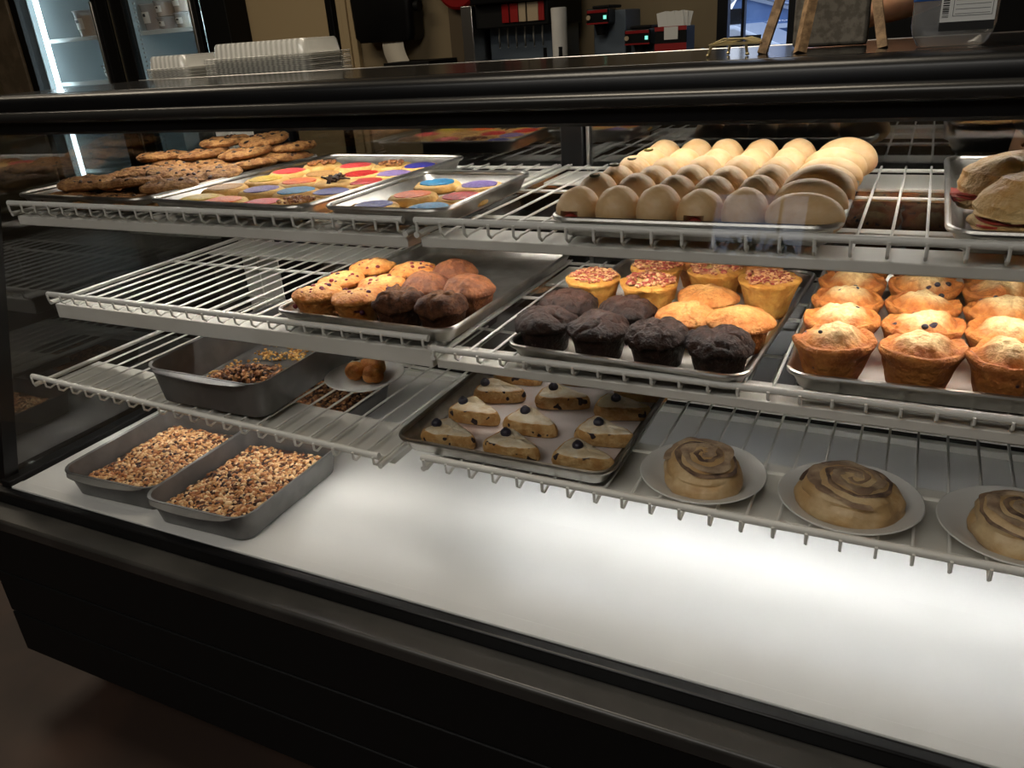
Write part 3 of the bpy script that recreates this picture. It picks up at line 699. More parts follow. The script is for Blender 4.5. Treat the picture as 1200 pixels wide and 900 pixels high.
def muffin(kind, x, y, z, label, seed, group, sc=1.0):
    d = MUF[kind]; pr = [(r*sc, q*sc) for r, q in d['p']]; hm = pr[-1][1]
    t = thing({'blueberry':'blueberry_muffin','cranberry':'berry_muffin','bran':'bran_muffin','swirl':'dark_swirl_muffin','chocolate':'chocolate_muffin','golden':'golden_muffin','nut':'nut_muffin'}[kind], label, 'muffin', (x,y,z), seed*2.1 % 6, group)
    rimz = max(pr, key=lambda q: q[0])[1]
    def dp(p):
        r = math.hypot(p.x, p.y); a = math.atan2(p.y, p.x); top = max(0, min(1, (p.z-.6*rimz)/(.4*rimz)))
        n1 = fbm((p.x,p.y,p.z*.6), d['f'], seed, 3); n2 = fbm((math.cos(a)*.03, math.sin(a)*.03, 0), 40, seed+11, 2)
        u = Vector((p.x/r if r > 1e-5 else 0, p.y/r if r > 1e-5 else 0, .0))
        n3 = fbm((p.x,p.y,p.z), 120, seed+31, 3); off = .25+.75*top
        q = Vector(p) + Vector((p.x*8,p.y*8,max(0,p.z-.03)*14))*.0016*n3*off + u*(d['amp']*n1*.7 + .0030*n2*top*min(1,r/.03)) + Vector((0,0,1))*(d['amp']*n1*top + .0030*n2*top*min(1,r/.02))
        if kind in ('chocolate','swirl') and top > .6:                # cracked dome
            cr = abs(fbm((p.x,p.y,0), 26, seed+21, 2)); q.z -= .006*max(0, .16-cr)/.16*min(1, (hm-p.z+.012)/.014)
        return q
    pp = []
    for k in range(len(pr)-1):
        for s_ in (0, .34, .67): pp.append((pr[k][0]*(1-s_)+pr[k+1][0]*s_, pr[k][1]*(1-s_)+pr[k+1][1]*s_))
    pp.append(pr[-1])
    b = MB(); b.lathe(pp, 72, dp); b.build('muffin_crumb', d['m'], t, angle=60)
    def topz(r):
        pts = pr[[i for i,q in enumerate(pr) if q[1] == rimz][0]:]
        for (r1,z1),(r2,z2) in zip(pts, pts[1:]):
            if r2 <= r <= r1: return z1+(z2-z1)*(r1-r)/max(1e-6, r1-r2)
        return hm
    rd = random.Random(seed); b = MB()
    if kind in ('cranberry', 'blueberry'):
        for _ in range(9 if kind == 'cranberry' else 2):
            a = rd.uniform(0,2*PI); q = .033*sc*rd.random()**.5; s_ = rd.uniform(.0026,.0044)
            b.blob((q*math.cos(a), q*math.sin(a), topz(q)-.0010), (s_,s_*.9,s_*.8), None, 10, 7)
        if kind == 'cranberry':
            for _ in range(3):
                a = rd.uniform(0,2*PI); b.blob((.0365*math.cos(a),.0365*math.sin(a),.026), (.004,.004,.004), None, 10, 7)
        b.build('berries', m_berry if kind == 'cranberry' else m_blueberry, t)
    if kind == 'nut':
        for _ in range(110):
            a = rd.uniform(0,2*PI); q = .036*sc*rd.random()**.5; s_ = rd.uniform(.0022,.0046)
            M = Matrix.Translation((q*math.cos(a), q*math.sin(a), topz(q)+.0022)) @ Matrix.Rotation(rd.uniform(0,6),4,'Z') @ Matrix.Rotation(rd.uniform(-.6,.6),4,'X')
            b.blob((0,0,0), (s_*1.5,s_,s_*.8), None, 6, 4, 0, M)
        b.build('nut_topping', m_pecan, t)
    return t
zF, zG, zH = Zs2L+.0021, Zs2R+.0040, Zs2R+.0040
gF = 'muffins on the half-empty tray'
F = [('cranberry',-.822,.930,'berry muffin at the front left corner of the half-empty tray'), ('cranberry',-.744,.929,'berry muffin beside the front left one, dark berries on its side'),
 ('cranberry',-.825,.998,'berry muffin in the second row by the left rim'), ('cranberry',-.742,.992,'berry muffin in the second row, between berry and brown muffins'),
 ('cranberry',-.820,1.080,'berry muffin at the back left of the muffin cluster'), ('cranberry',-.735,1.075,'berry muffin in the back row beside the brown muffins'),
 ('swirl',-.668,.930,'dark swirl muffin next to the front berry muffins'), ('swirl',-.594,.930,'dark swirl muffin with a dented top at the front right corner'),
 ('bran',-.670,1.008,'brown muffin behind the first dark swirl muffin'), ('bran',-.662,1.084,'brown muffin at the back of the muffin cluster'),
 ('bran',-.592,1.010,'brown muffin by the right rim of the half-empty tray')]
for k, (kd,x,y,l) in enumerate(F): muffin(kd, x, y, zF, l, 100+k*3, gF, .93)
gG = 'muffins on the chocolate and nut tray'
G = [('chocolate',-.434,.936,'dark chocolate muffin at the front left of its tray'), ('chocolate',-.354,.931,'dark chocolate muffin second from the left in the front row'),
 ('chocolate',-.273,.927,'dark chocolate muffin third from the left in the front row'), ('chocolate',-.193,.922,'dark chocolate muffin at the front right corner of its tray'),
 ('chocolate',-.432,1.015,'dark chocolate muffin in the second row by the left rim'), ('chocolate',-.343,1.010,'dark chocolate muffin in the second row beside a golden one'),
 ('golden',-.255,1.008,'golden domed muffin in the second row behind the dark ones'), ('golden',-.184,1.006,'golden muffin with a pale centre by the right rim'),
 ('golden',-.248,1.092,'golden muffin in front of the rightmost nut-topped muffins'), ('nut',-.425,1.100,'nut-topped muffin in the third row by the left rim'),
 ('nut',-.350,1.182,'nut-topped muffin at the back, second from the left'), ('nut',-.336,1.096,'nut-topped muffin with reddish pieces in the third row'),
 ('nut',-.258,1.180,'nut-topped muffin at the back, in the middle of the tray'), ('nut',-.174,1.150,'yellow nut-topped muffin at the back right of its tray'),
 ('golden',-.300,1.262,'golden muffin hidden in the last row, left one'), ('golden',-.215,1.262,'golden muffin hidden in the last row, right one')]
for k, (kd,x,y,l) in enumerate(G): muffin(kd, x, y, zG, l, 200+k*3, gG, .98 if kd != 'nut' else 1.0)
gH = 'blueberry muffins on the right tray'
cols = [-.060, .027, .112]; ys = [.945, 1.018, 1.100, 1.182, 1.264]
for j in range(5):
    for i in range(3):
        muffin('blueberry', cols[i]+.004*((j*3+i) % 3-1), ys[j], zH, f'golden blueberry muffin in the {ORD[j] if j < 4 else "back"} row, {["left","middle","right"][i]} of three', 300+j*7+i*3, gH, 1.0)

# ------------------------------------------------------------------ scones
def scone(x, y, rz_, label, seed, sc=1.0):
    t = thing('blueberry_scone', label, 'scone', (x, y, Zs3+.0045), rz_, 'blueberry scones on the lowest shelf')
    base = [(-.042,-.030),(-.046,-.012),(-.046,.016),(-.038,.034),(-.016,.028),(.012,.016),(.040,.005),(.050,-.003),(.038,-.014),(.010,-.024),(-.018,-.032)]
    pts = []
    n = len(base)
    for k in range(n):                      # Catmull-Rom outline
        p0,p1,p2,p3 = [Vector(base[(k+q-1) % n]) for q in range(4)]
        for s_ in range(4):
            u = s_/4; pts.append(.5*((2*p1)+(p2-p0)*u+(2*p0-5*p1+4*p2-p3)*u*u+(3*p1-p0-3*p2+p3)*u**3))
    def ring(k, z): 
        o = []
        for p in pts:
            f = 1+.05*fbm((p.x,p.y,z),40,seed,2); o.append(Vector((p.x*k*f*sc, p.y*k*f*sc, (z+(.0022*fbm((p.x,p.y,z*2),45,seed+3,3) if z > .003 else 0))*sc)))
        return o
    rings = [ring(.93,0),ring(1,.004),ring(1.02,.011),ring(.99,.018),ring(.93,.0225),ring(.78,.0238),ring(.5,.0244),ring(.25,.0247),ring(.05,.0248)]
    MB().loft(rings).build('scone_crumb', m_scone, t)
    rings = [ring(.90,.0218),ring(.84,.0240),ring(.74,.0250),ring(.5,.0256),ring(.25,.0258),ring(.05,.0259)]
    MB().loft(rings, cap0=False).build('icing', m_icing, t)
    b = MB(); bx = -.022+.008*((seed*7) % 3-1); by = .004*((seed*5) % 3-1)
    b.blob((bx*sc,by*sc,.0290*sc), (.0078,.0078,.0064), None, 16, 10); b.tube([(bx*sc+.003*math.cos(a*PI/4),by*sc+.003*math.sin(a*PI/4),.0290*sc+.0060) for a in range(8)], .0009, 5, closed=True)
    b.build('blueberry', m_blueberry, t)
S = [(-.556,.862,'blueberry scone at the front left of its tray'), (-.455,.862,'blueberry scone in the middle of the front row'), (-.352,.866,'blueberry scone at the front right of its tray'),
 (-.556,.940,'blueberry scone second from the front along the left rim'), (-.459,.934,'blueberry scone in the middle of the second row'), (-.349,.938,'blueberry scone in the second row, right side'),
 (-.556,1.018,'blueberry scone in the third row by the left rim'), (-.451,1.028,'blueberry scone in the third row, tray centre'), (-.352,1.022,'blueberry scone in the third row, right side'),
 (-.556,1.092,'blueberry scone half hidden under the middle shelf, left one'), (-.449,1.118,'blueberry scone almost hidden under the middle shelf, centre one'), (-.345,1.092,'blueberry scone half hidden under the middle shelf, right one')]
rnd = random.Random(4)
for k, (x,y,l) in enumerate(S): scone(x, y, rnd.uniform(-.25,.05), l, 60+k, .87)

# ------------------------------------------------------------------ cinnamon rolls on plates
def plate(x, y, z, r, label):
    b = MB(); pr = [(r*.62,0),(r*.70,.0012),(r*.80,.008),(r*.985,.0125),(r,.0135),(r*.985,.0145),(r*.80,.0105),(r*.69,.0034),(r*.60,.0022),(.001,.0022)]
    b.lathe(pr, 56); o = b.build('foam_plate', m_plate, None, (x,y,z)); return tag(o, label, 'plate', 'white plates on the lowest shelf')
def roll(x, y, z, label, seed, sc=1.0):
    t = thing('cinnamon_roll', label, 'cinnamon roll', (x,y,z), seed*1.7, 'cinnamon rolls on the lowest shelf')
    # dough spiral: a strip wound outward, rising to the centre
    R = .053*sc
    RP = [(R*.92,0),(R*1.0,.004),(R*1.02,.008),(R*1.02,.012),(R*1.0,.016),(R*.98,.020),(R*.95,.024),(R*.91,.028),(R*.85,.0315),(R*.77,.0345),(R*.66,.037),(R*.5,.0392),(R*.3,.0407),(R*.15,.0412),(.001,.0414)]
    def topz(r):
        for (r1,z1),(r2,z2) in zip(RP[3:], RP[4:]):
            if r2 <= r <= r1: return z1+(z2-z1)*(r1-r)/(r1-r2)
        return .0412
    b = MB()
    def dp(p):
        a = math.atan2(p.y,p.x); r = math.hypot(p.x,p.y); k = 1+.07*math.sin(2*a+seed)+.09*fbm((math.cos(a)*.05,math.sin(a)*.05,p.z),25,seed,2)
        zs = .010+.017*(((a+seed*1.9)/(2*PI)) % 1.0)
        if r > R*.8: k -= .075*math.exp(-((p.z-zs)/.0026)**2)
        k += .03*fbm((p.x,p.y,p.z),55,seed+2,2)
        return Vector((p.x*k, p.y*k, p.z*(1+.14*math.sin(a+seed)*min(1,r/R))+.0030*fbm(p,32,seed,2)))
    b.lathe(RP, 72, dp)
    b.build('roll_dough', m_roll, t)
    def spiral(w0, lift, th, phase, turns, r0, r1):
        b = MB(); N = 110; rings = []
        for k in range(N):
            u = k/(N-1); a = phase+turns*2*PI*u; r = r0+(r1-r0)*u; r += R*.07*fbm((math.cos(a),math.sin(a),u*2),1.3,seed+6,2)*min(1,u*4)*(1-u*.6)
            wv = w0*(.45+1.5*abs(fbm((u*5,seed,0),2.2,seed,2))); 
            zt = topz(r)
            n_ = Vector((math.cos(a), math.sin(a), 0)); c0 = dp(n_*r+Vector((0,0,zt)))+Vector((0,0,lift))
            rings.append([c0+n_*wv*math.cos(q*PI/4)+Vector((0,0,1))*th*math.sin(q*PI/4) for q in range(8)])
        b.loft(rings); return b
    spiral(.0042*sc, .0001, .0012, .4, 1.9, R*.06, R*.93).build('cinnamon_swirl', m_cinn, t)
    spiral(.0078*sc, .0006, .0012, .4+PI*.85, 1.8, R*.08, R*.86).build('icing', m_glaze, t)
PL = [(-.200,.884,.079,'white plate with a cinnamon roll, nearest the scone tray'), (-.026,.884,.081,'middle white plate with a cinnamon roll and a pool of glaze'), (.146,.884,.081,'white plate with a cinnamon roll at the right edge')]
RL = [('cinnamon roll on the plate nearest the scone tray',1), ('cinnamon roll on the middle plate beside a glaze pool',2), ('cinnamon roll on the rightmost plate, cut off by the picture edge',3)]
for (x,y,r,l),(rl,s_) in zip(PL, RL):
    plate(x, y, Zs3, r, l); roll(x+.002, y-.008, Zs3+.0026, rl, s_, 1.0 if s_ != 2 else 1.04)
b = MB(); b.lathe([(.026,0),(.0265,.0006),(.02,.0013),(.001,.0014)], 30, lambda p: Vector((p.x*1.5*(1+.15*fbm((p.x,p.y,0),40,3,2)), p.y*(1+.15*fbm((p.x,p.y,0),40,3,2)), p.z)))
tag(b.build('glaze_pool', m_glaze, None, (.012,.868,Zs3+.0026), .6), 'pool of milky glaze on the middle plate', 'glaze')
plate(-.826, 1.020, Z(.530)-.0165, .070, 'white plate with a broken muffin, behind the deep dark pan')
t = thing('broken_muffin', 'pieces of broken brown muffin on the plate behind the deep pan', 'muffin', (-.826,1.020,Z(.530)-.0141))
for k, (dx,dy,s_) in enumerate(((-.018,.0,.019),(.020,-.004,.017),(.002,.022,.022))):
    b = MB(); b.blob((dx,dy,s_*.8), (s_*1.1,s_,s_*.85), lambda p,u: p+u*.004*fbm(p,60,k+70,3), 22, 14); b.build('muffin_piece', m_muf_cran, t)

# ------------------------------------------------------------------ dark baking pans with granola
def baking_pan(label, x, y, z, w, h, hh, rz_, handles=True):
    t = thing('baking_pan', label, 'baking pan', (x,y,z), rz_, 'dark baking pans in the display case')
    b = MB(); tp = .012
    b.loft([rrect(w-.03,h-.03,.022,0), rrect(w-.022,h-.022,.024,.002), rrect(w-.004,h-.004,.030,hh-.002), rrect(w+.004,h+.004,.034,hh), rrect(w+.003,h+.003,.034,hh+.0012),
            rrect(w-.007,h-.007,.029,hh), rrect(w-.025,h-.025,.023,.0035), rrect(w-.032,h-.032,.02,.002)])
    b.build('pan_body', m_pan, t)
    if handles:
        for s_ in (-1, 1):
            b = MB(); rings = []
            for k in range(17):
                u = -1+2*k/16; x_ = u*w*.40; ext = .016*(1-u*u)**.5 if abs(u) < 1 else 0
                yo = s_*(h/2+ext+.001); yi = s_*(h/2-.002)
                rings.append([Vector((x_,yi,hh-.0012)),Vector((x_,yo,hh-.003)),Vector((x_,yo,hh-.0012)),Vector((x_,yi,hh+.0008))])
            b.loft(rings); b.build('pan_handle', m_pan, t)
    return t
def granola(name, label, x, y, z, w, h, n, mat, seed, rz_=0, depth=.02, size=(.0023,.0043), shape=None):
    rd = random.Random(seed); b = MB()
    octv = [Vector(v).normalized() for v in ((1,0,0),(-1,0,0),(0,1,0),(0,-1,0),(0,0,1),(0,0,-1),(1,1,1),(-1,1,1),(1,-1,1),(-1,-1,1),(1,1,-1),(-1,1,-1),(1,-1,-1),(-1,-1,-1))]
    fs = []
    for ax in range(3):
        for sg in (0, 1):
            cidx = ax*2+sg; s_ = 1 if sg == 0 else -1
            cs = [i for i in range(6,14) if octv[i][ax]*s_ > 0]
            o1, o2 = (ax+1) % 3, (ax+2) % 3
            cs.sort(key=lambda i: math.atan2(octv[i][o2], octv[i][o1])*s_)
            for k in range(4): fs.append((cidx, cs[k], cs[(k+1) % 4]))
    if not shape:                                  # settled bed under the loose pieces
        b.loft([rrect(w,h,.02,0), rrect(w,h,.02,depth*.72), rrect(w*.5,h*.5,.01,depth*.72)])
    for _ in range(n):
        if shape:
            px, py, pz = shape(rd)
        else:
            px, py = rd.uniform(-w/2,w/2), rd.uniform(-h/2,h/2); ex = max(0, max(abs(px)/(w/2), abs(py)/(h/2))-.8)/.2
            pz = depth*(.72+.12*fbm((px,py,0),30,seed,2)) - .004*ex + rd.uniform(-.001,.0035)
        s_ = rd.uniform(*size)
        M = Matrix.Translation((px,py,pz)) @ Matrix.Rotation(rd.uniform(0,6.28),4,'Z') @ Matrix.Rotation(rd.uniform(-1,1),4,'X') @ Matrix.Diagonal((s_*rd.uniform(1,1.6),s_,s_*rd.uniform(.6,.9),1))
        b.add(octv, fs, 0, M)
    o = b.build(name, mat, None, (x,y,z), rz_, angle=180)
    return tag(o, label, 'granola', None, 'stuff')
zd = Z(DK)+.0016
PW, PH = .222, .262
LX, LY, LA = -1.180, .852, .045
MX, MY, MA = -.962, .838, .030
baking_pan('dark baking pan of granola on the deck beside the end glass', LX, LY, zd, PW, PH, .050, LA)
baking_pan('dark baking pan of granola on the deck, nearer the open white floor', MX, MY, zd, PW-.008, PH, .050, MA)
granola('granola', 'chunky granola bed in the pan beside the end glass', LX, LY, zd+.0024, PW-.034, PH-.036, 3000, m_granola, 1, LA, .024)
granola('granola', 'chunky granola bed in the pan nearest the open deck', MX, MY, zd+.0024, PW-.042, PH-.036, 3000, m_granola, 2, MA, .030)
NX, NY = -1.065, 1.150
baking_pan('low dark pan of granola at the back of the deck under the wire shelf', NX, NY, zd, .262, .200, .042, 0, False)
granola('granola', 'toasted granola in the low pan at the back of the deck', NX, NY, zd+.0024, .228, .166, 2000, m_granola_dk, 4, 0, .036)
IX, IY, IA, IW, IH = -1.010, .985, .045, .245, .335
zI = Z(.530)-.0128+.0024
pI = baking_pan('deep dark pan with a few crumbs left, on the lowest shelf', IX, IY, zI, IW, IH, .066, IA); pI.rotation_euler.y = math.radians(1.9)
def heap(rd):
    a = rd.uniform(0,2*PI); q = rd.random()**.6; x = .085*q*math.cos(a)-.005; y = .060*q*math.sin(a)-.045
    x = max(-.103,min(.103,x)); y = max(-.15,y)
    return x, y, .003+.030*max(0,1-q)*rd.random()**.6+.002
def scat(rd):
    while True:
        x, y = rd.uniform(-.10,.10), rd.uniform(-.06,.15)
        if fbm((x,y,0),16,5,2) > -.05 or y > .10: return x, y, .0045
o = granola('granola', 'dark heap of leftover granola in the deep pan', IX, IY, zI+.001, .2, .2, 900, m_granola_dk, 7, IA, .02, (.0024,.0044), heap); o.rotation_euler.y = math.radians(1.9)
o = granola('crumbs', 'golden crumbs scattered over the empty floor of the deep pan', IX, IY, zI+.001, .2, .2, 620, m_crumb, 8, IA, .02, (.0014,.0034), scat); o.rotation_euler.y = math.radians(1.9)

# ------------------------------------------------------------------ things on top of the case
zt = Z(.044)+.0002; zr = Z(.053)+.0002
def lid(label, x, y, z, w, h, dome, group, rz_, inset=.014):
    t = thing('clamshell_container', label, 'lid', (x,y,z), rz_, group)
    b = MB(); b.loft([rrect(w,h,.02,0,4), rrect(w,h,.02,.0014,4), rrect(w-inset,h-inset,.018,.0018,4), rrect(w-inset-.006,h-inset-.006,.018,dome*.85,4), rrect(w-inset-.012,h-inset-.012,.018,dome,4), rrect(.02,.02,.005,dome,4)], cap0=False)
    b.build('lid_shell', m_lid, t)
    b = MB(); b.tube(rrect(w-.001,h-.001,.02,.0008,4), .0008, 5, closed=True); b.build('lid_flange', m_lid, t)
    return t
l0 = lid('clear plastic lid, lowest of the short stack', -1.468, 1.37, zr, .128, .13, .026, 'short stack of clear lids', 0)
for k in range(1, 9): copy_thing(l0, (-1.468+.001*(k % 2), 1.37, zr+.0032*k), 'clear plastic lid, %s' % ('topmost of the short stack' if k == 8 else WORD[k]+' from the bottom of the short stack'))
l0 = lid('large clear lid, lowest of the long stack', -1.200, 1.36, zr, .276, .15, .028, 'long stack of large clear lids', 0, .03)
for k in range(1, 12): copy_thing(l0, (-1.200+.001*(k % 3), 1.36, zr+.0034*k), 'large clear lid, %s' % ('topmost of the long stack' if k == 11 else WORD[k]+' from the bottom of the long stack'))

e = thing('table_easel', 'small weathered wooden easel standing on top of the case', 'easel', (-.11, 1.02, zt))
ez = .225
b = MB(); b.tube([(-.064,-.03,.0),(-.006,.03,ez)], .0068, 4); b.build('leg', m_easelwood, e, angle=20)
b = MB(); b.tube([(.060,-.03,.0),(.006,.03,ez)], .0068, 4); b.build('leg', m_easelwood, e, angle=20)
b = MB(); b.tube([(-.020,-.055,.0),(.0,.045,ez)], .0072, 4); b.build('leg', m_easelwood, e, angle=20)
b = MB(); b.tube([(-.012,.036,ez-.006),(.012,.036,ez-.006)], .008, 8); b.build('hinge_block', m_easelwood, e)
M = Matrix.Translation((-.1135, 1.085, zt+.0008)) @ Matrix.Rotation(-.06,4,'X')
b = MB(); b.box(-.041,.041,-.011,.011,0,.165); o = b.build('sign_board', m_stone, None, bevel=.004); o.matrix_world = M
tag(o, 'thick grey felt sign board leaning on the small easel', 'sign')
t = thing('gold_rack', 'tiny gold wire card rack on top of the case beside the easel', 'card holder', (-.203, .985, zt))
for sx, sy in ((-.024,-.012),(.014,-.012),(-.012,.03),(.026,.03)):
    b = MB(); b.tube([(sx*1.15,sy,.0015),(sx,sy,.012)], .0018, 6); b.blob((sx*1.15,sy,.0019), (.0024,.0024,.0019), None, 8, 6); b.build('leg', m_gold, t)
b = MB()
for k in range(3): b.tube([(-.026,-.013+k*.022,.0125),(-.01,-.013+k*.022,.0185-.002*k),(.012,-.013+k*.022,.0175),(.028,-.013+k*.022,.0125)], .0010, 6)
b.tube([(-.026,-.013,.0125),(.028,-.013,.0125),(.028,.031,.0125),(-.026,.031,.0125)], .0010, 6, closed=True); b.build('wire_top', m_gold, t)

t = thing('clear_tub', 'clear plastic tub with blue band and white nutrition label on the case top', 'tub', (.0125, .965, zt))
b = MB(); rings = []
tubp = [(.052,0),(.060,.002),(.070,.012),(.0735,.020),(.0745,.060),(.076,.105),(.080,.108),(.080,.112)]
for w, z in tubp: rings.append(rrect(w,w*.85,.014,z,5))
b.loft(rings, cap1=False); b.build('tub_body', m_clear, t)
b = MB(); b.box(-.042,.042,-.036,.036,.1125,.119); b.build('tub_lid', m_clear, t, bevel=.004)
b = MB(); b.loft([rrect(.0751,.0640,.0142,z,5) for z in (.042,.062)], cap0=False, cap1=False); b.build('blue_band', m_blue, t)
b = MB(); b.box(-.0125,.0335,-.0335,-.0331,.020,.080); lb = b.build('nutrition_label', m_label, t, smooth=False)
b = MB(); b.box(-.0125,.0335,-.03365,-.0335,.0145,.0225); b.build('black_band', m_ink, lb, smooth=False)
b = MB(); rd = random.Random(2)
zz = .0265
while zz < .052:
    w = rd.choice((.0004,.0008,.0012)); b.box(-.011,-.0055,-.03366,-.0335,zz,zz+w); zz += w+rd.choice((.0005,.0009))
for q in range(7): b.box(.0,.029,-.03362,-.0335,.029+q*.004,.0294+q*.004)
b.box(-.002,.031,-.03364,-.0335,.0272,.0276).box(-.002,.031,-.03364,-.0335,.0556,.056).box(-.002,-.0016,-.03364,-.0335,.0272,.056).box(.0306,.031,-.03364,-.0335,.0272,.056)
b.build('label_print', m_ink, lb, smooth=False)

# ------------------------------------------------------------------ back of the room
YC = 3.45
t = thing('back_counter', 'long dark counter along the back wall below the window', 'counter', (-.95, 3.8, 0))
MB().box(-1.3,1.6,-.30,.37,0,.93).build('cabinet', m_black_matte, t, bevel=.004)
MB().box(-1.32,1.62,-.33,.38,.93,.965).build('worktop', m_ledge, t, bevel=.004)
CT = .966
def at(o, x, y, z): o.location = (x,y,z); return o
# glass door cooler
f = thing('glass_door_cooler', 'black two-door glass cooler with cool white light at the far left', 'refrigerator', (-4.83, 4.0, 0))
g = MB(); XA, XB = -.97, .97
g.box(XA,XB,.60,.64,0,2.1).box(XA,XA+.05,.0,.6,0,2.1).box(XB-.2,XB,.0,.6,0,2.1).box(XA+.05,XB-.2,.0,.6,1.95,2.1).box(XA+.05,XB-.2,.0,.6,0,.2)
g.build('cabinet', m_black_matte, f, bevel=.004)
MB().box(XA+.05,XB-.2,.585,.599,.2,1.95).box(XA+.051,XA+.06,.06,.585,.2,1.95).box(XB-.21,XB-.201,.06,.585,.2,1.95).box(.075,.082,.06,.585,.2,1.95).build('liner', m_fr_in, f)
for a, b_ in ((XA+.0, -.10), (.09, XB-.20)):
    d_ = MB().box(a,a+.07 if a < -.5 else a+.05,-.04,-.002,.15,1.98).box(b_-.05,b_,-.04,-.002,.15,1.98).box(a,b_,-.04,-.002,.15,.20).box(a,b_,-.04,-.002,1.93,1.98).build('door', m_black_matte, f, bevel=.004)
    MB().box(a+.05,b_-.05,-.024,-.018,.2,1.93).build('door_glass', m_fridge_glass, d_, smooth=False)
    MB().box(b_-.04,b_-.02,-.06,-.04,.8,1.5).build('door_handle', m_chrome, d_, bevel=.004)
MB().box(-.10,.09,-.035,.06,.15,1.98).box(-.02,.0,-.042,-.035,.15,1.98).build('mullion', m_black_matte, f, bevel=.003)
MB().box(.02,.03,-.044,-.035,.15,1.98).build('mullion_trim', m_chrome, f)
for zc in (1.015, 1.302, 1.60, .7, .4):
    for a, b_ in ((-.865,.07), (.085,.755)):
        g = MB(); g.box(a,b_,.10,.115,zc-.022,zc-.001).tube([(a,.1,zc),(b_,.1,zc)], .004, 6)
        for k in range(18): xx = a+(b_-a)*k/17; g.box(xx,xx+.004,.1,.58,zc-.006,zc-.001)
        g.build('shelf', m_fr_wire, f)
MB().box(-.805,-.783,.03,.055,.2,1.95).build('light_tube', m_led_cool, f)
MB().box(.70,.715,.03,.05,.2,1.95).build('light_tube', m_led_cool, f)  # second tube, added on this side to brighten the cooler interior
g = MB()
for k in range(60): g.box(.087,.104,.088,.094,.25+k*.027,.262+k*.027)
g.build('shelf_standard', m_fr_wire, f)
def deli_tub(label, x, y, z, r, h_, fill, frac=.85):
    t = thing('deli_tub', label, 'tub', (x,y,z), 0, 'tubs of food in the cooler')
    b = MB(); b.lathe([(r*.82,0),(r*.84,.001),(r*.98,h_),(r*1.03,h_+.001),(r*1.03,h_+.006)], 28, cap1=False); b.build('tub_body', m_tubplastic, t)
    b = MB(); b.lathe([(r*.80,.002),(r*.80+r*.14*frac,h_*frac)], 24); b.build('contents', fill, t)
    b = MB(); b.lathe([(r*1.05,h_+.001),(r*1.06,h_+.009),(r*.9,h_+.0095),(.001,h_+.0085)], 28); b.build('lid', m_tubplastic, t)
    a0 = -PI/2-.55; w_ = []
    b = MB()
    for k in range(6):
        a = a0+.9*k/5; w_.append((math.cos(a),math.sin(a)))
    q = lambda s_: r*(.845+.14*s_)+.0012
    vs = [(cx*q(.3),cy*q(.3),h_*.3) for cx,cy in w_]+[(cx*q(.75),cy*q(.75),h_*.75) for cx,cy in w_]
    b.add(vs, [(k,k+1,k+7,k+6) for k in range(5)]); lb = b.build('sticker', m_label, t)
    b = MB(); vs = [(cx*(q(.56)+.0006),cy*(q(.56)+.0006),h_*.56) for cx,cy in w_[1:4]]+[(cx*(q(.68)+.0006),cy*(q(.68)+.0006),h_*.68) for cx,cy in w_[1:4]]
    b.add(vs, [(0,1,4,3),(1,2,5,4)]); b.build('sticker_print', m_ink, lb)
    return t
z1 = Z(-.152)+.002; z0 = Z(.135)
deli_tub('tall tub of amber soup on the upper shelf of the left cooler door', -5.30, 4.19, z1, .108, .155, m_soup)
deli_tub('dark tub beside the amber soup behind the left cooler door', -5.085, 4.24, z1, .085, .135, m_redsauce)
deli_tub('short tub on the lower shelf at the right of the left cooler door', -5.15, 4.19, z0+.002, .10, .085, m_dairy, .6)
deli_tub('brown salsa tub behind the right cooler door, leftmost', -4.668, 4.19, z1, .088, .15, m_redsauce)
deli_tub('tub with white sticker second from the left behind the right cooler door', -4.535, 4.17, z1, .072, .065, m_redsauce)
deli_tub('tub stacked on the second one behind the right cooler door', -4.535, 4.17, z1+.077, .072, .085, m_soup)
deli_tub('pale dip tub third from the left behind the right cooler door', -4.365, 4.17, z1, .080, .080, m_dairy)
deli_tub('amber tub stacked on the pale dip tub', -4.365, 4.17, z1+.092, .080, .12, m_soup)
deli_tub('brown tub in the right corner of the right cooler door', -4.20, 4.18, z1, .075, .075, m_redsauce)
deli_tub('dark labelled tub on the lower shelf behind the right cooler door', -4.42, 4.22, z0+.002, .085, .07, m_redsauce)

d = thing('paper_towel_dispenser', 'black paper towel dispenser with a paper sheet hanging out', 'dispenser', (-2.785, 4.12, Z(.015)))
b = MB(); b.loft([rrect(.36,.14,.04,z,5) for z in (0,)]+[rrect(.40,.155,.04,.03,5),rrect(.42,.158,.04,.35,5),rrect(.40,.14,.04,.38,5)]); b.build('dispenser_case', m_black, d)
b = MB(); b.tube([(.2,-.02,.17),(.232,-.02,.17)], .03, 16); b.build('side_knob', m_black_matte, d)
b = MB(); n = 9; vs = []
for k in range(n+1):
    u = k/n; vs += [(-.02+.045*u*u, -.05-.03*u, .012-.13*u), (.12+.055*u*u, -.05-.03*u, .012-.13*u)]
b.add(vs, [(2*k,2*k+1,2*k+3,2*k+2) for k in range(n)]); s_ = b.build('paper_sheet', m_paper, d); s_.modifiers.new('s','SOLIDIFY').thickness = .0015
t = tag(MB().box(-.16,.13,-.16,.16,0,.03).build('black_shelf_board', m_black_matte, None, (-2.52, 4.03, Z(.150)), bevel=.003), 'black wall shelf board below the paper towel dispenser', 'shelf')
b = MB(); b.tube([(0,0,-.07),(0,0,.0)], .015, 8); 
t = thing('red_round_sign', 'glossy red round sign high on the back wall', 'sign', (-2.32, 4.12, Z(-.245)))
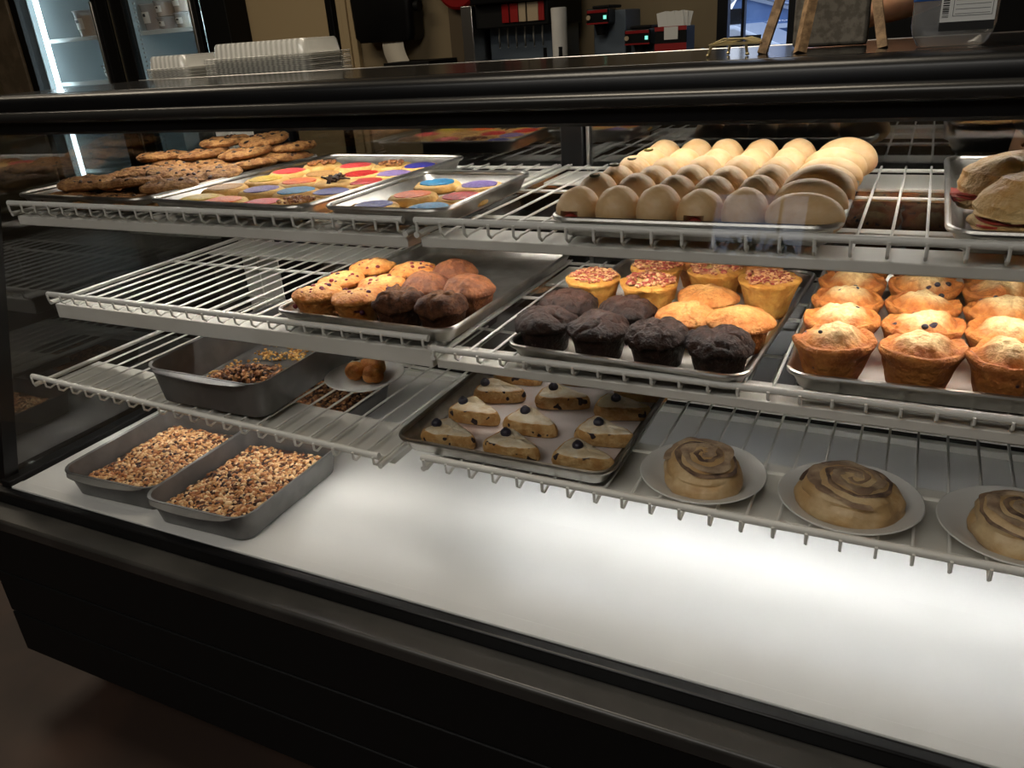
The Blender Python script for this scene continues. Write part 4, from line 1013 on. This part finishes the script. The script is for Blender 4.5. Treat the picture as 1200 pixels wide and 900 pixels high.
b = MB(); b.tube([(0,-.02,0),(0,-.008,0),(0,.03,0),(0,.05,0)], [.115,.128,.128,.12], 40); b.build('disc', m_red, t)
b = MB(); b.tube([(0,.03,0),(0,.078,0)], .02, 10); b.build('wall_mount', m_black_matte, t)

s = thing('soda_fountain', 'dark soda fountain with coloured flavour panels on the back counter', 'soda fountain', (-1.79, 3.78, CT))
MB().box(-.18,.17,.0,.30,0,.46).build('backplate', m_steel_dk, s, bevel=.004)
MB().box(-.19,.19,-.12,.30,.195,.30).build('dispenser_head', m_black_matte, s, bevel=.006)
MB().box(-.19,.19,-.16,.30,.30,.46).build('ice_top', m_black, s, bevel=.006)
MB().box(-.19,.19,-.18,.0,0,.03).build('drip_tray', m_chrome, s, bevel=.003)
MB().box(-.255,-.195,-.14,.30,0,.30).build('side_panel', m_chrome, s, bevel=.003)
for k, (x_, w_, mm) in enumerate(((-.025,.035,m_red),(.02,.04,m_redpanel),(.062,.035,m_tan),(.115,.055,m_tan),(.158,.028,m_redpanel))):
    MB().box(x_-w_/2,x_+w_/2,-.128,-.121,.215,.295).build('flavour_panel', mm, s, bevel=.001)
for k in range(6):
    x_ = -.085+.045*k
    b = MB(); b.tube([(x_,-.08,.20),(x_,-.085,.15),(x_+.01,-.10,.12),(x_+.022,-.13,.108)], .004, 6); b.build('lever', m_chrome, s)
c = tag(MB().build('x', m_cup) if False else (lambda b: (b.lathe([(.030,0),(.034,.002),(.036,.26),(.03,.262)], 24), b.build('cup_stack', m_cup, None, (-1.548,3.66,CT+.0)))[1])(MB()), 'tall white stack of cups beside the soda fountain', 'cups')
for k, x_ in enumerate((-1.575,-1.50)):
    b = MB(); b.lathe([(.026,0),(.027,.002),(.027,.035),(.010,.05),(.008,.085),(.009,.1),(.001,.101)], 20)
    tag(b.build('syrup_bottle', m_black, None, (x_,3.55,CT)), ['dark pump bottle left of the white cup stack','dark pump bottle in front of the white cup stack'][k], 'bottle', 'pump bottles by the soda fountain')
def grinder(label, x, y, hh, w):
    t = thing('coffee_grinder', label, 'coffee grinder', (x,y,CT))
    MB().box(-w/2,w/2+.05,-.02,.2,0,hh-.01).build('tower', m_steel_dk, t, bevel=.005)
    MB().box(-w/2,w/2,-.11,.0,hh-.065,hh).build('head', m_black, t, bevel=.006)
    MB().box(-w/2+.005,w/2-.005,-.114,-.109,hh-.018,hh-.006).box(-w/2+.002,w/2-.002,-.114,-.109,hh-.064,hh-.058).build('red_trim', m_red, t)
    MB().box(w/2-.022,w/2-.010,-.1165,-.1095,hh-.045,hh-.03).build('status_light', m_green, t)
    b = MB(); b.lathe([(.02,hh-.11),(.03,hh-.066)], 20, M=Matrix.Translation((0,-.06,0))); b.build('spout', m_black_matte, t)
    b = MB(); b.lathe([(.032,.002),(.034,.004),(.040,.05),(.038,.052)], 20, M=Matrix.Translation((0,-.07,0))); b.build('cup', m_chrome, t)
    MB().box(-w/2+.01,w/2-.01,-.06,.10,hh,hh+.012).build('hopper_lid', m_black_matte, t, bevel=.004)
    b = MB(); b.tube([(-w/2+.012,-.1135,hh-.036),(-w/2+.012,-.118,hh-.036)], .010, 16); b.build('dial', m_tan, t)
grinder('tall red and black coffee grinder with green light beside the white cups', -1.375, 3.80, .245, .105)
grinder('lower red and black coffee brewer with green light next to the display box', -1.19, 3.80, .150, .118)
t = thing('packet_box', 'black and red counter box filled with white packets', 'display box', (-1.025, 3.70, CT))
MB().box(-.072,.066,-.05,.09,0,.150).build('box_body', m_black_matte, t, bevel=.003)
MB().box(-.073,.067,-.053,-.05,.055,.085).box(-.073,.067,-.053,-.05,.135,.152).build('red_band', m_redpanel, t)
MB().box(-.030,.030,-.0565,-.053,.100,.150).build('price_card', m_label, t)
for k in range(9):
    M = Matrix.Translation((-.052+.012*k, .0+.008*(k % 3), .160)) @ Matrix.Rotation(.18*((k % 3)-1),4,'Y') @ Matrix.Rotation(-.15,4,'X')
    MB().box(-.022,.022,-.0015,.0015,-.05,.05,0,M).build('packet', m_label, t)
b = MB(); b.blob((0,0,.026), (.07,.05,.03), lambda p,u: p+u*.014*fbm(p,35,4,3), 26, 16); tag(b.build('crumpled_bag', m_plasticbag, None, (-.865,3.62,CT)), 'crumpled clear bag on the back counter by the window', 'bag')

# low white worktable behind the case with a bubble bag (seen through the rear doors)
t = thing('worktable', 'pale worktable behind the case seen through the rear glass', 'table', (-1.95, 2.05, 0))
MB().box(-.45,.42,-.22,.25,.60,.63).build('tabletop', m_white_steel, t, bevel=.003)
for sx in (-.42,.39):
    for sy in (-.19,.22): MB().box(sx-.02,sx+.02,sy-.02,sy+.02,0,.60).build('leg', m_chrome, t)
b = MB(); b.blob((0,0,.07), (.13,.09,.075), lambda p,u: p+u*.012*fbm(p,40,14,2), 30, 18); tag(b.build('bubble_bag', m_bubble, None, (-1.95,2.02,.631)), 'bag of bubbly grey film on the worktable behind the case', 'bag')

# ------------------------------------------------------------------ person behind the counter
def skin_body(name, verts, edges, radii, mat, parent=None, sub=2, root=0):
    me = bpy.data.meshes.new(name); me.from_pydata(verts, edges, []); o = bpy.data.objects.new(name, me); C.objects.link(o)
    me.materials.append(mat)
    o.modifiers.new('skin','SKIN'); 
    sv = me.skin_vertices[0].data
    for k, r in enumerate(radii): sv[k].radius = r if isinstance(r, tuple) else (r, r)
    sv[root].use_root = True
    sd = o.modifiers.new('sub','SUBSURF'); sd.levels = sub; sd.render_levels = sub
    for p in me.polygons: p.use_smooth = True
    o.modifiers['skin'].use_smooth_shade = True
    if parent: o.parent = parent
    return o
pp = thing('person', 'person in black clothes behind the case, bare forearm resting behind the easel', 'person', (.30, 1.86, 0))
V = [(0,0,.95),(0,.0,1.12),(0,.01,1.30),(0,.01,1.44),(0,0,1.53),(0,-.01,1.58),(0,-.015,1.66),(0,0,1.74)]
Rr = [.095,.09,.10,.085,.055,.06,(.078,.09),(.06,.075)]
E = [(k,k+1) for k in range(7)]
def addv(p, r, to): V.append(p); Rr.append(r); E.append((to, len(V)-1)); return len(V)-1
for sx in (-1,1):
    k = addv((sx*.085,0,.88), .078, 0); k = addv((sx*.11,-.01,.50), .062, k); k = addv((sx*.11,.02,.28), .052, k); k = addv((sx*.11,.02,.09), .038, k); k = addv((sx*.115,-.10,.035), .034, k); addv((sx*.12,-.18,.022), .022, k)
def arm(sx, pts, fdir):
    k = addv((sx*.17,.01,1.42), .06, 3)
    for p, r in pts: k = addv(p, r, k)
    w = Vector(V[k]); fd = Vector(fdir).normalized(); side = fd.cross(Vector((0,0,1))).normalized()*(-sx)
    pk = addv(tuple(w+fd*.055), (.036,.016), k)
    for q in range(4):
        off = side*(.028-.019*q); L_ = (.030,.034,.031,.024)[q]
        k1 = addv(tuple(w+fd*.085+off), .0095, pk); k2 = addv(tuple(w+fd*(.085+L_)+off+Vector((0,0,-.008))), .0088, k1); addv(tuple(w+fd*(.085+L_*1.8)+off+Vector((0,0,-.022))), .0075, k2)
    th = addv(tuple(w+fd*.035+side*.038), .012, k); addv(tuple(w+fd*.07+side*.052+Vector((0,0,-.008))), .0095, th)
# forearm comes down from the elbow to the counter edge behind the easel
arm(-1, [((-.27,.0,1.30),.050),((-.26,-.12,1.205),.044),((-.33,-.21,1.165),.038),((-.405,-.30,1.135),.029)], (-.55,-.80,-.10))
arm(1, [((.26,.03,1.18),.046),((.27,-.02,1.10),.042),((.25,-.10,.98),.034),((.23,-.16,.90),.027)], (-.1,-.3,-.9))
body = skin_body('body', V, E, Rr, m_skin, pp)
SV = [(0,0,.86),(0,0,.98),(0,0,1.12),(0,.01,1.30),(0,.01,1.44),(0,.005,1.50)]; SR = [.175,.170,.155,.155,.125,.072]
SE = [(k,k+1) for k in range(5)]
SV += [(-.17,.01,1.42),(-.24,.005,1.33),(.17,.01,1.42),(.24,.02,1.28)]; SR += [.074,.064,.074,.064]; SE += [(4,6),(6,7),(4,8),(8,9)]
skin_body('shirt', SV, SE, SR, m_shirt, pp)
TV = [(0,0,.97),(0,0,.90)]; TR = [.165,.165]; TE = [(0,1)]
for sx in (-1,1):
    n = len(TV); TV += [(sx*.105,0,.84),(sx*.11,-.01,.5),(sx*.11,.02,.10)]; TR += [.108,.078,.06]; TE += [(1,n),(n,n+1),(n+1,n+2)]
skin_body('trousers', TV, TE, TR, m_shirt, pp)
b = MB(); b.blob((0,.02,1.72), (.088,.108,.105), lambda p,u: (Vector((p.x,p.y,max(p.z,-.06 if p.y > 0 else .03)))+u*.004*fbm(p,60,3,2)), 28, 18); b.build('hair', m_hair, pp)
for sx in (-1,1):
    b = MB(); b.blob((sx*.030,-.098,1.665), (.011,.007,.007), None, 12, 8); b.build('eye', m_eye, pp)
    b = MB(); b.blob((sx*.084,.0,1.655), (.010,.018,.030), None, 12, 8); b.build('ear', m_skin, pp)
b = MB(); b.blob((0,-.108,1.640), (.013,.018,.022), None, 12, 8); b.build('nose', m_skin, pp)
b = MB(); b.blob((0,-.092,1.600), (.022,.009,.006), None, 12, 8); b.build('mouth', m_lip, pp)
for sx in (-1,1):
    b = MB(); b.blob((sx*.115,-.07,.045), (.05,.13,.045), lambda p,u: Vector((p.x,p.y,max(p.z,-.044))), 20, 12); b.build('shoe', m_black_matte, pp)

# ------------------------------------------------------------------ lights
def area(name, loc, sx, sy, power, col):
    l = bpy.data.lights.new(name, 'AREA'); l.shape = 'RECTANGLE'; l.size = sx; l.size_y = sy; l.energy = power; l.color = col
    o = bpy.data.objects.new(name, l); C.objects.link(o); o.location = loc
    return o
area('ceiling_lamp_kitchen', (-3.4, 2.0, 2.85), 1.6, .5, 23, (1,.86,.66))
area('added_counter_fill', (-.7, .95, 2.85), 1.2, .5, 24, (1,.88,.70))  # unseen fill light added over the case to brighten easel, board and forearm
area('ceiling_lamp_shop', (-.8, -1.4, 2.85), 2.4, 1.2, 39, (1,.95,.87))
w = bpy.data.worlds.new('sky'); bpy.context.scene.world = w; w.use_nodes = True
nt = w.node_tree; bg = nt.nodes['Background']
tc = nt.nodes.new('ShaderNodeTexCoord'); sp = nt.nodes.new('ShaderNodeSeparateXYZ'); nt.links.new(tc.outputs['Generated'], sp.inputs[0])
nt.links.new(ramp(nt, [(.0, (.80,.86,.97,1)), (.35, (.52,.66,.95,1))], sp.outputs[2]), bg.inputs[0]); bg.inputs[1].default_value = 1.5

# ------------------------------------------------------------------ camera
cam = bpy.data.cameras.new('camera'); co = bpy.data.objects.new('camera', cam); C.objects.link(co)
R = [[0.89648006,0.12369516,-0.42546799],[0.43798243,-0.39268367,0.80868469],[-0.06704395,-0.9113172,-0.40620939]]
# columns of R: world directions of the camera's right, down and forward
rt = Vector((R[0][0],R[1][0],R[2][0])); dn = Vector((R[0][1],R[1][1],R[2][1])); fw = Vector((R[0][2],R[1][2],R[2][2]))
co.matrix_world = Matrix(((rt.x,-dn.x,-fw.x,0),(rt.y,-dn.y,-fw.y,0),(rt.z,-dn.z,-fw.z,H),(0,0,0,1)))
cam.sensor_fit = 'HORIZONTAL'; cam.sensor_width = 36; cam.lens = 931.5/1200*36; cam.clip_start = .01; cam.clip_end = 200
sc = bpy.context.scene; sc.camera = co
sc.view_settings.view_transform = 'Standard'; sc.view_settings.look = 'None'; sc.view_settings.gamma = 1; sc.view_settings.exposure = 0
sc.view_settings.use_curve_mapping = False
cy = sc.cycles
cy.use_denoising = True; cy.max_bounces = 10; cy.transparent_max_bounces = 40; cy.diffuse_bounces = 4; cy.glossy_bounces = 5
cy.sample_clamp_indirect = 6; cy.caustics_reflective = False; cy.caustics_refractive = False
